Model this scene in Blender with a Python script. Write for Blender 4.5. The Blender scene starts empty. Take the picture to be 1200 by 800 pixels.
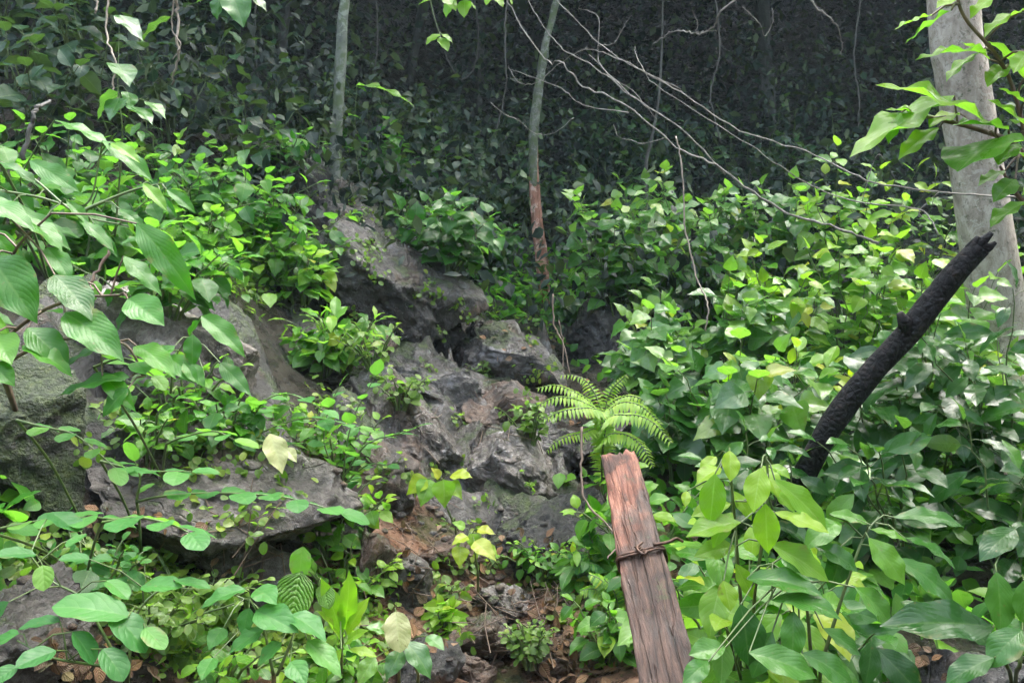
import bpy, math, random
import numpy as np
from mathutils import Vector
from mathutils.bvhtree import BVHTree

rng = np.random.default_rng(11)
random.seed(11)
scene = bpy.context.scene
COL = scene.collection

# ------------------------------------------------------------------ camera
F_PX = 1000.0
PITCH = math.radians(8.0)
CAM = np.array([0.0, 0.0, 1.5])
RIGHT = np.array([1.0, 0, 0])
FWD = np.array([0, math.cos(PITCH), math.sin(PITCH)])
UPV = np.array([0, -math.sin(PITCH), math.cos(PITCH)])
UP = np.array([0, 0, 1.0])


def nrm(v):
    v = np.asarray(v, float)
    return v / np.maximum(np.linalg.norm(v, axis=-1, keepdims=True), 1e-9)


def ray(px, py):
    return FWD + RIGHT * (px - 600) / F_PX + UPV * (400 - py) / F_PX


def at(px, py, d):
    """world point seen at photo pixel (px, py) at depth d metres"""
    return CAM + ray(px, py) * d


cam = bpy.data.cameras.new("camera")
cam.sensor_width = 36.0
cam.lens = 36.0 * F_PX / 1200.0
cam.clip_start = 0.05
cam.clip_end = 500
camo = bpy.data.objects.new("camera", cam)
COL.objects.link(camo)
camo.location = CAM
camo.rotation_euler = (math.radians(90) + PITCH, 0, 0)
scene.camera = camo


# ------------------------------------------------------------------ noise
def _hash(ix, iy, iz, seed):
    h = (ix * 374761393 + iy * 668265263 + iz * 2147483647 + seed * 1274126177) & 0xFFFFFFFF
    h = ((h ^ (h >> 13)) * 1274126177) & 0xFFFFFFFF
    h = ((h ^ (h >> 16)) * 2246822519) & 0xFFFFFFFF
    return ((h ^ (h >> 15)) & 0xFFFF) / 32767.5 - 1.0


def vnoise(p, seed=0):
    p = np.asarray(p, float)
    i = np.floor(p).astype(np.int64)
    f = p - i
    f = f * f * (3 - 2 * f)
    r = 0
    for dx in (0, 1):
        wx = f[:, 0] if dx else 1 - f[:, 0]
        for dy in (0, 1):
            wy = f[:, 1] if dy else 1 - f[:, 1]
            for dz in (0, 1):
                wz = f[:, 2] if dz else 1 - f[:, 2]
                r = r + wx * wy * wz * _hash(i[:, 0] + dx, i[:, 1] + dy, i[:, 2] + dz, seed)
    return r


def fbm(p, seed=0, oct=4, gain=0.5):
    a, r, s = 1.0, 0, 1.0
    for o in range(oct):
        r = r + a * vnoise(np.asarray(p) * s, seed + o * 17)
        a *= gain
        s *= 2.03
    return r


# ------------------------------------------------------------------ mesh helpers
def mesh_quads(name, verts, quads, leafdat=None, smooth=True, tris=None):
    me = bpy.data.meshes.new(name)
    verts = np.asarray(verts, np.float32)
    quads = np.asarray(quads, np.int32).reshape(-1, 4)
    tris = np.zeros((0, 3), np.int32) if tris is None else np.asarray(tris, np.int32).reshape(-1, 3)
    nq, nt = len(quads), len(tris)
    me.vertices.add(len(verts))
    me.vertices.foreach_set("co", verts.ravel())
    me.loops.add(nq * 4 + nt * 3)
    me.loops.foreach_set("vertex_index", np.concatenate([quads.ravel(), tris.ravel()]).astype(np.int32))
    me.polygons.add(nq + nt)
    st = np.concatenate([np.arange(nq) * 4, nq * 4 + np.arange(nt) * 3]).astype(np.int32)
    me.polygons.foreach_set("loop_start", st)
    me.polygons.foreach_set("use_smooth", np.full(nq + nt, smooth))
    if leafdat is not None:
        at_ = me.attributes.new("leafdat", 'FLOAT_VECTOR', 'POINT')
        at_.data.foreach_set("vector", np.asarray(leafdat, np.float32).ravel())
    me.update(calc_edges=True)
    me.validate()
    return me


def link(name, me, mat=None, parent=None, loc=None):
    o = bpy.data.objects.new(name, me)
    COL.objects.link(o)
    if mat is not None:
        me.materials.append(mat)
    if parent is not None:
        o.parent = parent
    if loc is not None:
        o.location = loc
    return o


LABELS = {}


def tag(o, label=None, cat=None, group=None, kind=None):
    if label:
        o["label"] = label
    if cat:
        o["category"] = cat
    if group:
        o["group"] = group
    if kind:
        o["kind"] = kind
    return o


def thing(name, label, cat, loc, group=None):
    o = bpy.data.objects.new(name, None)
    COL.objects.link(o)
    o.location = loc
    return tag(o, label, cat, group)


def catmull(pts, n=8):
    pts = np.asarray(pts, float)
    P = np.vstack([2 * pts[0] - pts[1], pts, 2 * pts[-1] - pts[-2]])
    out = []
    for i in range(1, len(P) - 2):
        t = np.linspace(0, 1, n, endpoint=False)[:, None]
        a, b, c, d = P[i - 1], P[i], P[i + 1], P[i + 2]
        out.append(0.5 * ((2 * b) + (-a + c) * t + (2 * a - 5 * b + 4 * c - d) * t ** 2 + (-a + 3 * b - 3 * c + d) * t ** 3))
    out.append(pts[-1:])
    return np.vstack(out)


class Tubes:
    def __init__(self):
        self.v, self.q, self.t, self.n, self.d = [], [], [], 0, []

    def add(self, pts, radii, sides=6, rough=0.0, seed=0, freq=6.0, cap=True, stretch=1.0):
        pts = np.asarray(pts, float)
        k = len(pts)
        radii = np.broadcast_to(np.asarray(radii, float), (k,)) if np.ndim(radii) == 0 or len(radii) == k else \
            np.interp(np.linspace(0, 1, k), np.linspace(0, 1, len(radii)), radii)
        T = np.gradient(pts, axis=0)
        T = nrm(T)
        ref = np.array([1.0, 0.02, 0.03]) if abs(T[:, 0]).mean() < 0.7 else np.array([0.05, 0.03, 1.0])
        A = nrm(np.cross(T, ref))
        B = np.cross(T, A)
        ang = np.linspace(0, 2 * math.pi, sides, endpoint=False)
        ring = (np.cos(ang)[None, :, None] * A[:, None] + np.sin(ang)[None, :, None] * B[:, None])
        rr = np.repeat(radii[:, None], sides, 1)
        if rough:
            q = np.stack([np.repeat(np.cumsum(np.r_[0, np.linalg.norm(np.diff(pts, axis=0), axis=1)])[:, None] * stretch, sides, 1),
                          np.cos(ang)[None] * rr, np.sin(ang)[None] * rr], -1)
            rr = rr * (1 + rough * fbm(q.reshape(-1, 3) * freq, seed, 4).reshape(k, sides))
        V = (pts[:, None] + ring * rr[:, :, None]).reshape(-1, 3)
        i = np.arange(k - 1)[:, None] * sides
        j = np.arange(sides)[None]
        j2 = (j + 1) % sides
        Q = np.stack([i + j, i + j2, i + sides + j2, i + sides + j], -1).reshape(-1, 4) + self.n
        self.v.append(V)
        self.q.append(Q)
        nv = len(V)
        if cap:
            self.v.append(np.vstack([pts[0], pts[-1]]))
            c0, c1 = self.n + nv, self.n + nv + 1
            for s in range(sides):
                s2 = (s + 1) % sides
                self.t.append((c0, self.n + s2, self.n + s))
                self.t.append((c1, self.n + nv - sides + s, self.n + nv - sides + s2))
            nv += 2
        self.n += nv

    def mesh(self, name, origin=(0, 0, 0)):
        return mesh_quads(name, np.vstack(self.v) - np.asarray(origin), np.vstack(self.q), tris=self.t)


# ------------------------------------------------------------------ leaf templates
PROFILE = {
    'heart': ([0, .03, .1, .22, .36, .55, .72, .86, .94, 1], [.02, .2, .34, .42, .41, .31, .19, .08, .03, 0]),
    'ovate': ([0, .06, .18, .32, .48, .65, .8, .91, 1], [.01, .13, .27, .34, .33, .26, .16, .06, 0]),
    'lance': ([0, .08, .2, .36, .52, .68, .82, .93, 1], [.01, .06, .13, .18, .19, .16, .1, .035, 0]),
    'round': ([0, .05, .15, .3, .5, .7, .85, .95, 1], [.02, .15, .27, .35, .37, .34, .25, .12, 0]),
    'strap': ([0, .1, .3, .5, .75, .9, 1], [.02, .05, .085, .1, .085, .045, 0]),
    'tiny': ([0, .3, .65, 1], [.03, .32, .28, 0]),
    'lobed': ([0, .06, .16, .27, .34, .48, .6, .66, .8, 1], [.02, .3, .46, .5, .3, .42, .34, .2, .14, 0]),
}
_tpl = {}


def template(kind, lod):
    key = (kind, lod)
    if key in _tpl:
        return _tpl[key]
    nv, nu = {0: (14, 3), 1: (11, 2), 2: (7, 1), 3: (4, 1)}[lod]
    v = np.linspace(0, 1, nv)
    v = v ** 0.9
    xs, ys = PROFILE[kind]
    fx = np.linspace(0, 1, 201)
    fy = np.interp(fx, xs, ys)
    if kind != 'lobed':
        fy = np.convolve(np.pad(fy, 6, mode='reflect', reflect_type='odd'), np.ones(13) / 13, 'valid')
    w = np.maximum(np.interp(v, fx, fy), 0.004)
    w[-1] = 0.002
    u = np.linspace(-1, 1, 2 * nu + 1)
    V, U = np.meshgrid(v, u, indexing='ij')
    W = np.repeat(w[:, None], len(u), 1)
    c = len(u)
    i = np.arange(nv - 1)[:, None] * c
    j = np.arange(c - 1)[None]
    Q = np.stack([i + j, i + j + 1, i + c + j + 1, i + c + j], -1).reshape(-1, 4)
    _tpl[key] = (U.ravel(), V.ravel(), W.ravel(), Q)
    return _tpl[key]


class Leaves:
    """collects leaves; build() turns them into ONE mesh (the foliage of one plant)"""

    def __init__(self):
        self.items = {}
        self.count = 0

    def add(self, P, D, N, L, w=1.0, curl=0.6, r=0.5, kind='ovate', lod=1, fold=0.18, wave=0.02):
        self.items.setdefault((kind, lod), []).append(np.concatenate([P, D, N, [L, w, curl, r, fold, wave, rng.random() * 6.28]]))
        self.count += 1

    def add_many(self, P, D, N, L, w, curl, r, kind, lod, fold=0.18, wave=0.02):
        n = len(P)
        f = lambda x: np.broadcast_to(np.asarray(x, float), (n,))[:, None]
        arr = np.hstack([P, D, N, f(L), f(w), f(curl), f(r), f(fold), f(wave), rng.random((n, 1)) * 6.28])
        self.items.setdefault((kind, lod), []).extend(list(arr))
        self.count += n

    def mesh(self, name, origin=(0, 0, 0)):
        VV, QQ, DD, n0 = [], [], [], 0
        for (kind, lod), lst in self.items.items():
            A = np.array(lst)
            U, V, W, Q = template(kind, lod)
            n, m = len(A), len(U)
            P, D, N = A[:, 0:3], nrm(A[:, 3:6]), A[:, 6:9]
            L, w, c, r, fold, wave, ph = [A[:, i:i + 1] for i in range(9, 16)]
            N = nrm(N - (N * D).sum(1, keepdims=True) * D)
            S = np.cross(D, N)
            c = np.where(np.abs(c) < 0.02, 0.02, c)
            th = c * V[None]
            y = np.sin(th) / c
            z = -(1 - np.cos(th)) / c
            x = U[None] * W[None] * w
            side = fold * np.abs(U)[None] * W[None] * w
            side = side + wave * np.sin(V[None] * 17 + ph + np.sign(U)[None] * 1.3) * np.abs(U)[None] ** 1.5 * np.minimum(1, W[None] * 6)
            # small sideways sweep so that no two leaves share an outline
            x = x + 0.06 * np.sin(ph * 3.1) * V[None] ** 2
            ny, nz = np.sin(th), np.cos(th)
            y = y + side * ny
            z = z + side * nz
            X = P[:, None] + L[:, None] * (x[..., None] * S[:, None] + y[..., None] * D[:, None] + z[..., None] * N[:, None])
            VV.append(X.reshape(-1, 3))
            QQ.append((Q[None] + (np.arange(n) * m)[:, None, None]).reshape(-1, 4) + n0)
            DD.append(np.stack([np.repeat(U[None], n, 0), np.repeat(V[None], n, 0), np.repeat(r, m, 1)], -1).reshape(-1, 3))
            n0 += n * m
        return mesh_quads(name, np.vstack(VV) - np.asarray(origin), np.vstack(QQ), np.vstack(DD))


# ------------------------------------------------------------------ materials
class NT:
    def __init__(self, name):
        self.m = bpy.data.materials.new(name)
        self.m.use_nodes = True
        self.t = self.m.node_tree
        self.t.nodes.clear()
        self.out = self.t.nodes.new("ShaderNodeOutputMaterial")

    def n(self, typ, **kw):
        nd = self.t.nodes.new(typ)
        for k, v in kw.items():
            setattr(nd, k, v)
        return nd

    def l(self, a, b):
        self.t.links.new(a, b)

    def setv(self, sock, x):
        if hasattr(x, "is_output"):
            self.l(x, sock)
        elif x is not None:
            sock.default_value = x

    def math(self, op, a, b=None, c=None, clamp=False):
        nd = self.n("ShaderNodeMath", operation=op, use_clamp=clamp)
        for i, x in enumerate((a, b, c)):
            self.setv(nd.inputs[i], x)
        return nd.outputs[0]

    def noise(self, scale, detail=4, rough=0.55, vec=None, dist=0.0):
        nd = self.n("ShaderNodeTexNoise")
        nd.inputs["Scale"].default_value = scale
        nd.inputs["Detail"].default_value = detail
        nd.inputs["Roughness"].default_value = rough
        nd.inputs["Distortion"].default_value = dist
        if vec is not None:
            self.l(vec, nd.inputs["Vector"])
        return nd.outputs["Fac"]

    def ramp(self, fac, stops, interp='LINEAR'):
        nd = self.n("ShaderNodeValToRGB")
        cr = nd.color_ramp
        cr.interpolation = interp
        while len(cr.elements) < len(stops):
            cr.elements.new(0.5)
        for e, (p, c) in zip(cr.elements, stops):
            e.position = p
            e.color = (*c, 1) if len(c) == 3 else c
        self.setv(nd.inputs[0], fac)
        return nd.outputs[0]

    def mix(self, fac, a, b, mode='MIX'):
        nd = self.n("ShaderNodeMix", data_type='RGBA', blend_type=mode)
        self.setv(nd.inputs[0], fac)
        for s, x in ((nd.inputs[6], a), (nd.inputs[7], b)):
            self.setv(s, (*x, 1) if isinstance(x, tuple) and len(x) == 3 else x)
        return nd.outputs[2]

    def step(self, x, lo, hi):
        nd = self.n("ShaderNodeMapRange", interpolation_type='SMOOTHSTEP')
        self.setv(nd.inputs[0], x)
        nd.inputs[1].default_value = lo
        nd.inputs[2].default_value = hi
        return nd.outputs[0]

    def bsdf(self, col, rough, bump=None, strength=0.5, dist=0.01, spec=0.5):
        p = self.n("ShaderNodeBsdfPrincipled")
        self.setv(p.inputs["Base Color"], (*col, 1) if isinstance(col, tuple) and len(col) == 3 else col)
        self.setv(p.inputs["Roughness"], rough)
        p.inputs["Specular IOR Level"].default_value = spec
        if bump is not None:
            b = self.n("ShaderNodeBump")
            b.inputs["Strength"].default_value = strength
            b.inputs["Distance"].default_value = dist
            self.l(bump, b.inputs["Height"])
            self.l(b.outputs[0], p.inputs["Normal"])
        return p

    def done(self, shader):
        self.l(shader.outputs[0], self.out.inputs["Surface"])
        return self.m


def leaf_mat(name, cols, veins=9.0, slope=0.55, vein_amt=0.35, rough=(0.22, 0.5), trans=0.38, bump=0.2, tint=(0.5, 0.75, 0.08), spots=0.45, spec=0.32):
    t = NT(name)
    a = t.n("ShaderNodeAttribute", attribute_name="leafdat")
    sp = t.n("ShaderNodeSeparateXYZ")
    t.l(a.outputs["Vector"], sp.inputs[0])
    u, v, r = sp.outputs
    au = t.math('ABSOLUTE', u)
    wob = t.math('MULTIPLY', t.math('SUBTRACT', t.noise(11.0, 2), .5), .9)
    ph = t.math('SUBTRACT', t.math('ADD', t.math('MULTIPLY', v, veins), wob), t.math('MULTIPLY', t.math('POWER', au, 1.35), veins * slope * 0.5))
    s = t.math('ABSOLUTE', t.math('SINE', t.math('MULTIPLY', ph, math.pi)))
    lat = t.math('SUBTRACT', 1.0, t.step(s, 0.0, 0.16))
    mid = t.math('SUBTRACT', 1.0, t.step(au, 0.0, 0.09))
    vein = t.math('MAXIMUM', t.math('MULTIPLY', lat, 0.5), mid)
    col = t.ramp(r, [(i / (len(cols) - 1), c) for i, c in enumerate(cols)])
    geo = t.n("ShaderNodeNewGeometry")
    nz = t.noise(9.0, 3, vec=geo.outputs["Position"])
    col = t.mix(t.math('MULTIPLY', nz, 0.5), col, tuple(x * 0.55 for x in cols[len(cols) // 2]))
    veincol = t.mix(0.55, col, (0.34, 0.44, 0.2))
    col = t.mix(t.math('MULTIPLY', vein, vein_amt), col, veincol)
    if spots:
        nb = t.noise(70.0, 2, vec=geo.outputs["Position"])
        col = t.mix(t.math('MULTIPLY', t.step(nb, 0.68, 0.74), spots), col, (0.12, 0.09, 0.03))
    eb = t.noise(16.0, 4, .6, geo.outputs["Position"])
    col = t.mix(t.math('MULTIPLY', t.math('MULTIPLY', t.step(au, .45, 1.0), t.step(eb, .58, .68)), .6), col, (.16, .13, .05))
    # undersides are paler and duller
    col = t.mix(t.math('MULTIPLY', geo.outputs["Backfacing"], 0.35), col, (0.18, 0.24, 0.12))
    n2 = t.noise(22.0, 3, vec=geo.outputs["Position"])
    ro = t.n("ShaderNodeMapRange")
    t.l(n2, ro.inputs[0])
    ro.inputs[1].default_value = 0.35
    ro.inputs[2].default_value = 0.65
    ro.inputs[3].default_value = rough[0]
    ro.inputs[4].default_value = rough[1]
    h = t.math('ADD', t.math('MULTIPLY', t.math('POWER', s, .5), .7), t.math('MULTIPLY', t.step(au, 0.0, 0.25), .8))
    h = t.math('ADD', h, t.math('MULTIPLY', t.noise(160.0, 2, vec=geo.outputs["Position"]), 0.5))
    p = t.bsdf(col, ro.outputs[0], h, bump, 0.004, spec)
    tr = t.n("ShaderNodeBsdfTranslucent")
    tc = t.mix(0.75, col, t.mix(1.0, col, (*[x * 2.4 for x in tint],), 'MULTIPLY'))
    tc = t.mix(1.0, tc, (1.7, 1.7, 1.7), 'MULTIPLY')
    t.l(tc, tr.inputs["Color"])
    mx = t.n("ShaderNodeMixShader")
    mx.inputs[0].default_value = trans
    t.l(p.outputs[0], mx.inputs[1])
    t.l(tr.outputs[0], mx.inputs[2])
    return t.done(mx)


M = {}
M['heart'] = leaf_mat("pale_heart_leaf", [(.022, .078, .02), (.05, .148, .034), (.09, .215, .046), (.17, .3, .034), (.3, .32, .04)], veins=5, slope=1.3, vein_amt=.25, rough=(.22,.4), spec=.55)
M['bright'] = leaf_mat("bright_leaf", [(.022, .085, .011), (.048, .155, .015), (.1, .24, .02), (.2, .33, .018), (.34, .34, .03)], veins=8, vein_amt=.4)
M['ribbed'] = leaf_mat("ribbed_leaf", [(.012, .066, .01), (.03, .13, .013), (.06, .2, .015), (.14, .29, .015)], veins=9, slope=.9, vein_amt=.2, bump=.2, rough=(.26, .48))
M['glossy'] = leaf_mat("glossy_dark_leaf", [(.009, .042, .009), (.02, .082, .014), (.042, .14, .018), (.1, .23, .022)], veins=8, slope=.9, vein_amt=.16, bump=.14, rough=(.17, .4), spec=.27, trans=.25)  # own dark green, with the lower-right shade put into the colour too
M['soft'] = leaf_mat("soft_round_leaf", [(.022, .105, .026), (.042, .16, .036), (.07, .21, .04), (.16, .29, .03)], veins=5, slope=.8, vein_amt=.12, bump=.25, rough=(.4, .6))
M['dim'] = leaf_mat("shade_toned_leaf", [(.004, .02, .008), (.008, .034, .012), (.016, .058, .02), (.045, .11, .025)], veins=7, vein_amt=.25, rough=(.35,.6), spec=.3, trans=.15)  # shade of the upper bank and slope put into the leaf colour
M['dark'] = leaf_mat("shade_darkened_leaf", [(.005, .011, .009), (.008, .018, .014), (.015, .034, .024), (.035, .075, .045)], veins=6, vein_amt=.1, rough=(.5, .75), spec=.2, trans=.08)  # forest gloom painted in as a darker leaf colour
M['yellow'] = leaf_mat("yellow_green_leaf", [(.1, .22, .02), (.16, .29, .025), (.21, .33, .025), (.3, .36, .03)], veins=9, vein_amt=.35, trans=.42)
M['backlit'] = leaf_mat("backlit_leaf", [(.05, .16, .014), (.1, .23, .018), (.16, .3, .02), (.24, .36, .022)], veins=9, slope=.8, vein_amt=.4, trans=.5, rough=(.25, .45))  # lighter, yellower colour carries the backlit look
M['quilt'] = leaf_mat("quilted_leaf", [(.07, .17, .03), (.1, .22, .035), (.13, .26, .04)], veins=8, slope=1.0, vein_amt=.3, bump=1.6)
M['moss'] = leaf_mat("small_creeper_leaf", [(.05, .1, .02), (.085, .16, .028), (.13, .21, .035), (.22, .27, .04)], veins=4, vein_amt=.1, bump=.2)
M['litter'] = leaf_mat("dead_leaf", [(.06, .032, .018), (.12, .065, .035), (.2, .11, .06), (.26, .13, .05), (.3, .22, .16)], veins=8, vein_amt=.3, trans=.05, rough=(.4, .8), tint=(.6, .4, .2), bump=1)
M['sallow'] = leaf_mat("yellowing_leaf", [(.3, .33, .13), (.36, .36, .18), (.3, .26, .09)], veins=8, vein_amt=.3, trans=.2, spots=.8)


def stem_mat(name, a, b, rough=.6):
    t = NT(name)
    tc = t.n("ShaderNodeTexCoord")
    n = t.noise(30, 4, vec=tc.outputs["Object"])
    return t.done(t.bsdf(t.ramp(n, [(.35, a), (.65, b)]), rough, n, .4, .003))


M['stem'] = stem_mat("green_stem", (.05, .09, .025), (.1, .14, .04), .45)
M['stem_brown'] = stem_mat("brown_stem", (.07, .045, .03), (.15, .1, .07))
M['twig'] = stem_mat("bare_twig", (.1, .088, .075), (.27, .245, .22), .6)
M['vine'] = stem_mat("vine_bark", (.13, .1, .075), (.3, .25, .2), .6)
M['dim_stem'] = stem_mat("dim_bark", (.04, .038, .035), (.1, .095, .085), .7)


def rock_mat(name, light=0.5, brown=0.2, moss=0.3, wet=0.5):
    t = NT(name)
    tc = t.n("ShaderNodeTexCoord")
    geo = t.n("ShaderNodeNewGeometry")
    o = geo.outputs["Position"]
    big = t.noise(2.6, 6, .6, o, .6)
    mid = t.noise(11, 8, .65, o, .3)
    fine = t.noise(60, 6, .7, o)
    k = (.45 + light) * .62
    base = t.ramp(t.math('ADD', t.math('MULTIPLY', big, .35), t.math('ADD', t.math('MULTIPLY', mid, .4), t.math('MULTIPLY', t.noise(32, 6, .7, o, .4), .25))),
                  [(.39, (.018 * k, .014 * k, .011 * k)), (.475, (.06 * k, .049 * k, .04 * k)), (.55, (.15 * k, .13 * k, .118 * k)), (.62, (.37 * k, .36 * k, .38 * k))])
    bn = t.noise(3.7, 5, .6, o)
    base = t.mix(t.math('MULTIPLY', t.step(bn, .62 - brown * .35, .78 - brown * .3), .85), base, t.ramp(mid, [(.35, (.03, .016, .009)), (.65, (.14, .08, .048))]))
    base = t.mix(t.math('MULTIPLY', t.step(fine, .48, .66), .6), base, (.03, .028, .026))
    # pale lichen blotches
    li = t.noise(17, 5, .7, o, .8)
    base = t.mix(t.math('MULTIPLY', t.step(li, .6, .68), .35 * min(1, light + .2)), base, (.42, .41, .4))
    # cracks
    vo = t.n("ShaderNodeTexVoronoi", feature='DISTANCE_TO_EDGE')
    vo.inputs["Scale"].default_value = 2.6
    wv = t.n("ShaderNodeVectorMath", operation='ADD')
    sc = t.n("ShaderNodeVectorMath", operation='SCALE')
    nc = t.n("ShaderNodeTexNoise")
    nc.inputs["Scale"].default_value = 3
    t.l(o, nc.inputs["Vector"])
    t.l(nc.outputs["Color"], sc.inputs[0])
    sc.inputs["Scale"].default_value = 1.3
    t.l(o, wv.inputs[0])
    t.l(sc.outputs[0], wv.inputs[1])
    t.l(wv.outputs[0], vo.inputs["Vector"])
    crack = t.step(vo.outputs[0], 0, .035)
    base = t.mix(t.math('MULTIPLY', t.math('MULTIPLY', t.math('SUBTRACT', 1, crack), t.step(bn, .45, .6)), .6), base, (.02, .017, .014))
    sn = t.n("ShaderNodeSeparateXYZ")
    t.l(geo.outputs["Normal"], sn.inputs[0])
    mn = t.noise(5, 6, .65, o)
    mm = t.step(t.math('ADD', t.math('MULTIPLY', sn.outputs[2], .22), mn), .82 - moss * .45, .92 - moss * .4)
    mosscol = t.ramp(t.noise(40, 4, .6, o), [(.3, (.01, .018, .004)), (.55, (.03, .05, .008)), (.75, (.075, .1, .016))])
    col = t.mix(t.math('MULTIPLY', mm, .9), base, mosscol)
    wn = t.noise(4.5, 4, .6, o)
    ro = t.n("ShaderNodeMapRange")
    t.l(t.math('ADD', wn, t.math('MULTIPLY', mm, .5)), ro.inputs[0])
    ro.inputs[1].default_value = .35
    ro.inputs[2].default_value = .75
    ro.inputs[3].default_value = .42 - wet * .34
    ro.inputs[4].default_value = .62
    h = t.math('ADD', t.math('MULTIPLY', mid, 1.0), t.math('MULTIPLY', fine, .45))
    h = t.math('ADD', h, t.math('MULTIPLY', t.noise(190, 3, .7, o), .12))
    h = t.math('ADD', h, t.math('MULTIPLY', t.math('MULTIPLY', crack, t.step(bn, .45, .6)), .3))
    h = t.math('ADD', h, t.math('MULTIPLY', t.math('MULTIPLY', mm, t.noise(90, 3, .6, o)), .9))
    return t.done(t.bsdf(col, ro.outputs[0], h, .85, .03, .6))


def ground_mat():
    t = NT("forest_soil")
    geo = t.n("ShaderNodeNewGeometry")
    o = geo.outputs["Position"]
    a = t.noise(1.6, 6, .6, o)
    b = t.noise(14, 8, .7, o)
    c = t.noise(70, 5, .7, o)
    col = t.ramp(t.math('ADD', t.math('MULTIPLY', a, .4), t.math('MULTIPLY', b, .6)),
                 [(.33, (.022, .012, .008)), (.47, (.075, .04, .025)), (.53, (.22, .115, .068)), (.63, (.36, .22, .15))])
    col = t.mix(t.math('MULTIPLY', t.step(c, .5, .72), .5), col, (.03, .02, .015))
    g = t.noise(2.6, 5, .65, o)
    col = t.mix(t.math('MULTIPLY', t.step(g, .52, .62), .75), col, t.ramp(c, [(.3, (.02, .03, .008)), (.7, (.07, .09, .02))]))
    sp = t.n("ShaderNodeSeparateXYZ")
    t.l(o, sp.inputs[0])
    px_ = t.math('SUBTRACT', 1, t.step(t.math('ABSOLUTE', t.math('ADD', t.math('ADD', sp.outputs[0], .02), t.math('MULTIPLY', t.math('SUBTRACT', a, .5), .8))), .5, .95))
    py_ = t.math('SUBTRACT', 1, t.step(sp.outputs[1], 3.3, 4.3))
    hum = t.ramp(b, [(.3, (.008, .007, .005)), (.7, (.045, .034, .024))])
    col = t.mix(t.math('MULTIPLY', px_, py_), hum, col)
    # deeper floor: dark humus, blackened further to stand in for forest shade
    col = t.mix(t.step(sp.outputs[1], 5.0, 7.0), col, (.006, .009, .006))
    h = t.math('ADD', b, t.math('MULTIPLY', c, .5))
    return t.done(t.bsdf(col, t.step(b, .1, 1.2), h, 1.0, .05))


def wood_mat():
    t = NT("weathered_wood")
    tc = t.n("ShaderNodeTexCoord")
    mp = t.n("ShaderNodeMapping")
    mp.inputs["Scale"].default_value = (1, 1, .13)
    t.l(tc.outputs["Object"], mp.inputs[0])
    g = t.noise(75, 8, .7, mp.outputs[0], .6)
    g2 = t.noise(220, 5, .7, mp.outputs[0])
    blot = t.noise(11, 6, .65, tc.outputs["Object"])
    col = t.ramp(g, [(.32, (.012, .007, .004)), (.47, (.043, .022, .014)), (.6, (.09, .048, .031)), (.74, (.18, .11, .078))])
    sp = t.n("ShaderNodeSeparateXYZ")
    t.l(tc.outputs["Object"], sp.inputs[0])
    # the raw, reddish upper end and the worn dark patches
    red = t.ramp(g, [(.3, (.05, .016, .01)), (.48, (.21, .072, .04)), (.64, (.4, .18, .11))])
    rm = t.math('ADD', sp.outputs[2], t.math('ADD', t.math('MULTIPLY', t.math('SUBTRACT', blot, .5), .9), t.math('MULTIPLY', sp.outputs[0], -2.2)))
    col = t.mix(t.math('MULTIPLY', t.step(rm, 1.14, 1.42), .85), col, red)
    col = t.mix(t.math('MULTIPLY', t.step(blot, .52, .64), .8), col, (.04, .03, .025))
    col = t.mix(t.math('MULTIPLY', t.step(g2, .55, .75), .5), col, (.04, .025, .02))
    lt = t.noise(9, 5, .7, mp.outputs[0])
    col = t.mix(t.math('MULTIPLY', t.step(lt, .54, .64), .35), col, (.2, .15, .12))
    ms = t.noise(23, 5, .7, tc.outputs["Object"])
    col = t.mix(t.math('MULTIPLY', t.step(ms, .6, .68), .55), col, (.05, .06, .02))
    mp2 = t.n("ShaderNodeMapping")
    mp2.inputs["Scale"].default_value = (1, 1, .03)
    t.l(tc.outputs["Object"], mp2.inputs[0])
    cr = t.math('ABSOLUTE', t.math('SUBTRACT', t.noise(38, 3, .5, mp2.outputs[0], .2), .5))
    crk = t.math('SUBTRACT', 1, t.step(cr, .0, .022))
    col = t.mix(t.math('MULTIPLY', crk, .3), col, (.012, .008, .006))
    h = t.math('SUBTRACT', t.math('ADD', g, t.math('MULTIPLY', g2, .5)), t.math('MULTIPLY', crk, 1.2))
    return t.done(t.bsdf(col, t.step(blot, -.15, .95), h, .55, .013))


def char_mat():
    t = NT("charred_wood")
    tc = t.n("ShaderNodeTexCoord")
    o = tc.outputs["Object"]
    a = t.noise(18, 7, .7, o)
    vo = t.n("ShaderNodeTexVoronoi", feature='DISTANCE_TO_EDGE')
    vo.inputs["Scale"].default_value = 38
    t.l(o, vo.inputs["Vector"])
    b = t.noise(90, 5, .7, o)
    col = t.ramp(a, [(.35, (.005, .005, .0055)), (.55, (.012, .011, .012)), (.66, (.035, .024, .02)), (.78, (.09, .06, .045))])
    h = t.math('ADD', t.math('MULTIPLY', vo.outputs[0], 1.2), t.math('ADD', a, t.math('MULTIPLY', b, .4)))
    return t.done(t.bsdf(col, .75, h, .8, .012, .3))


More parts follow.
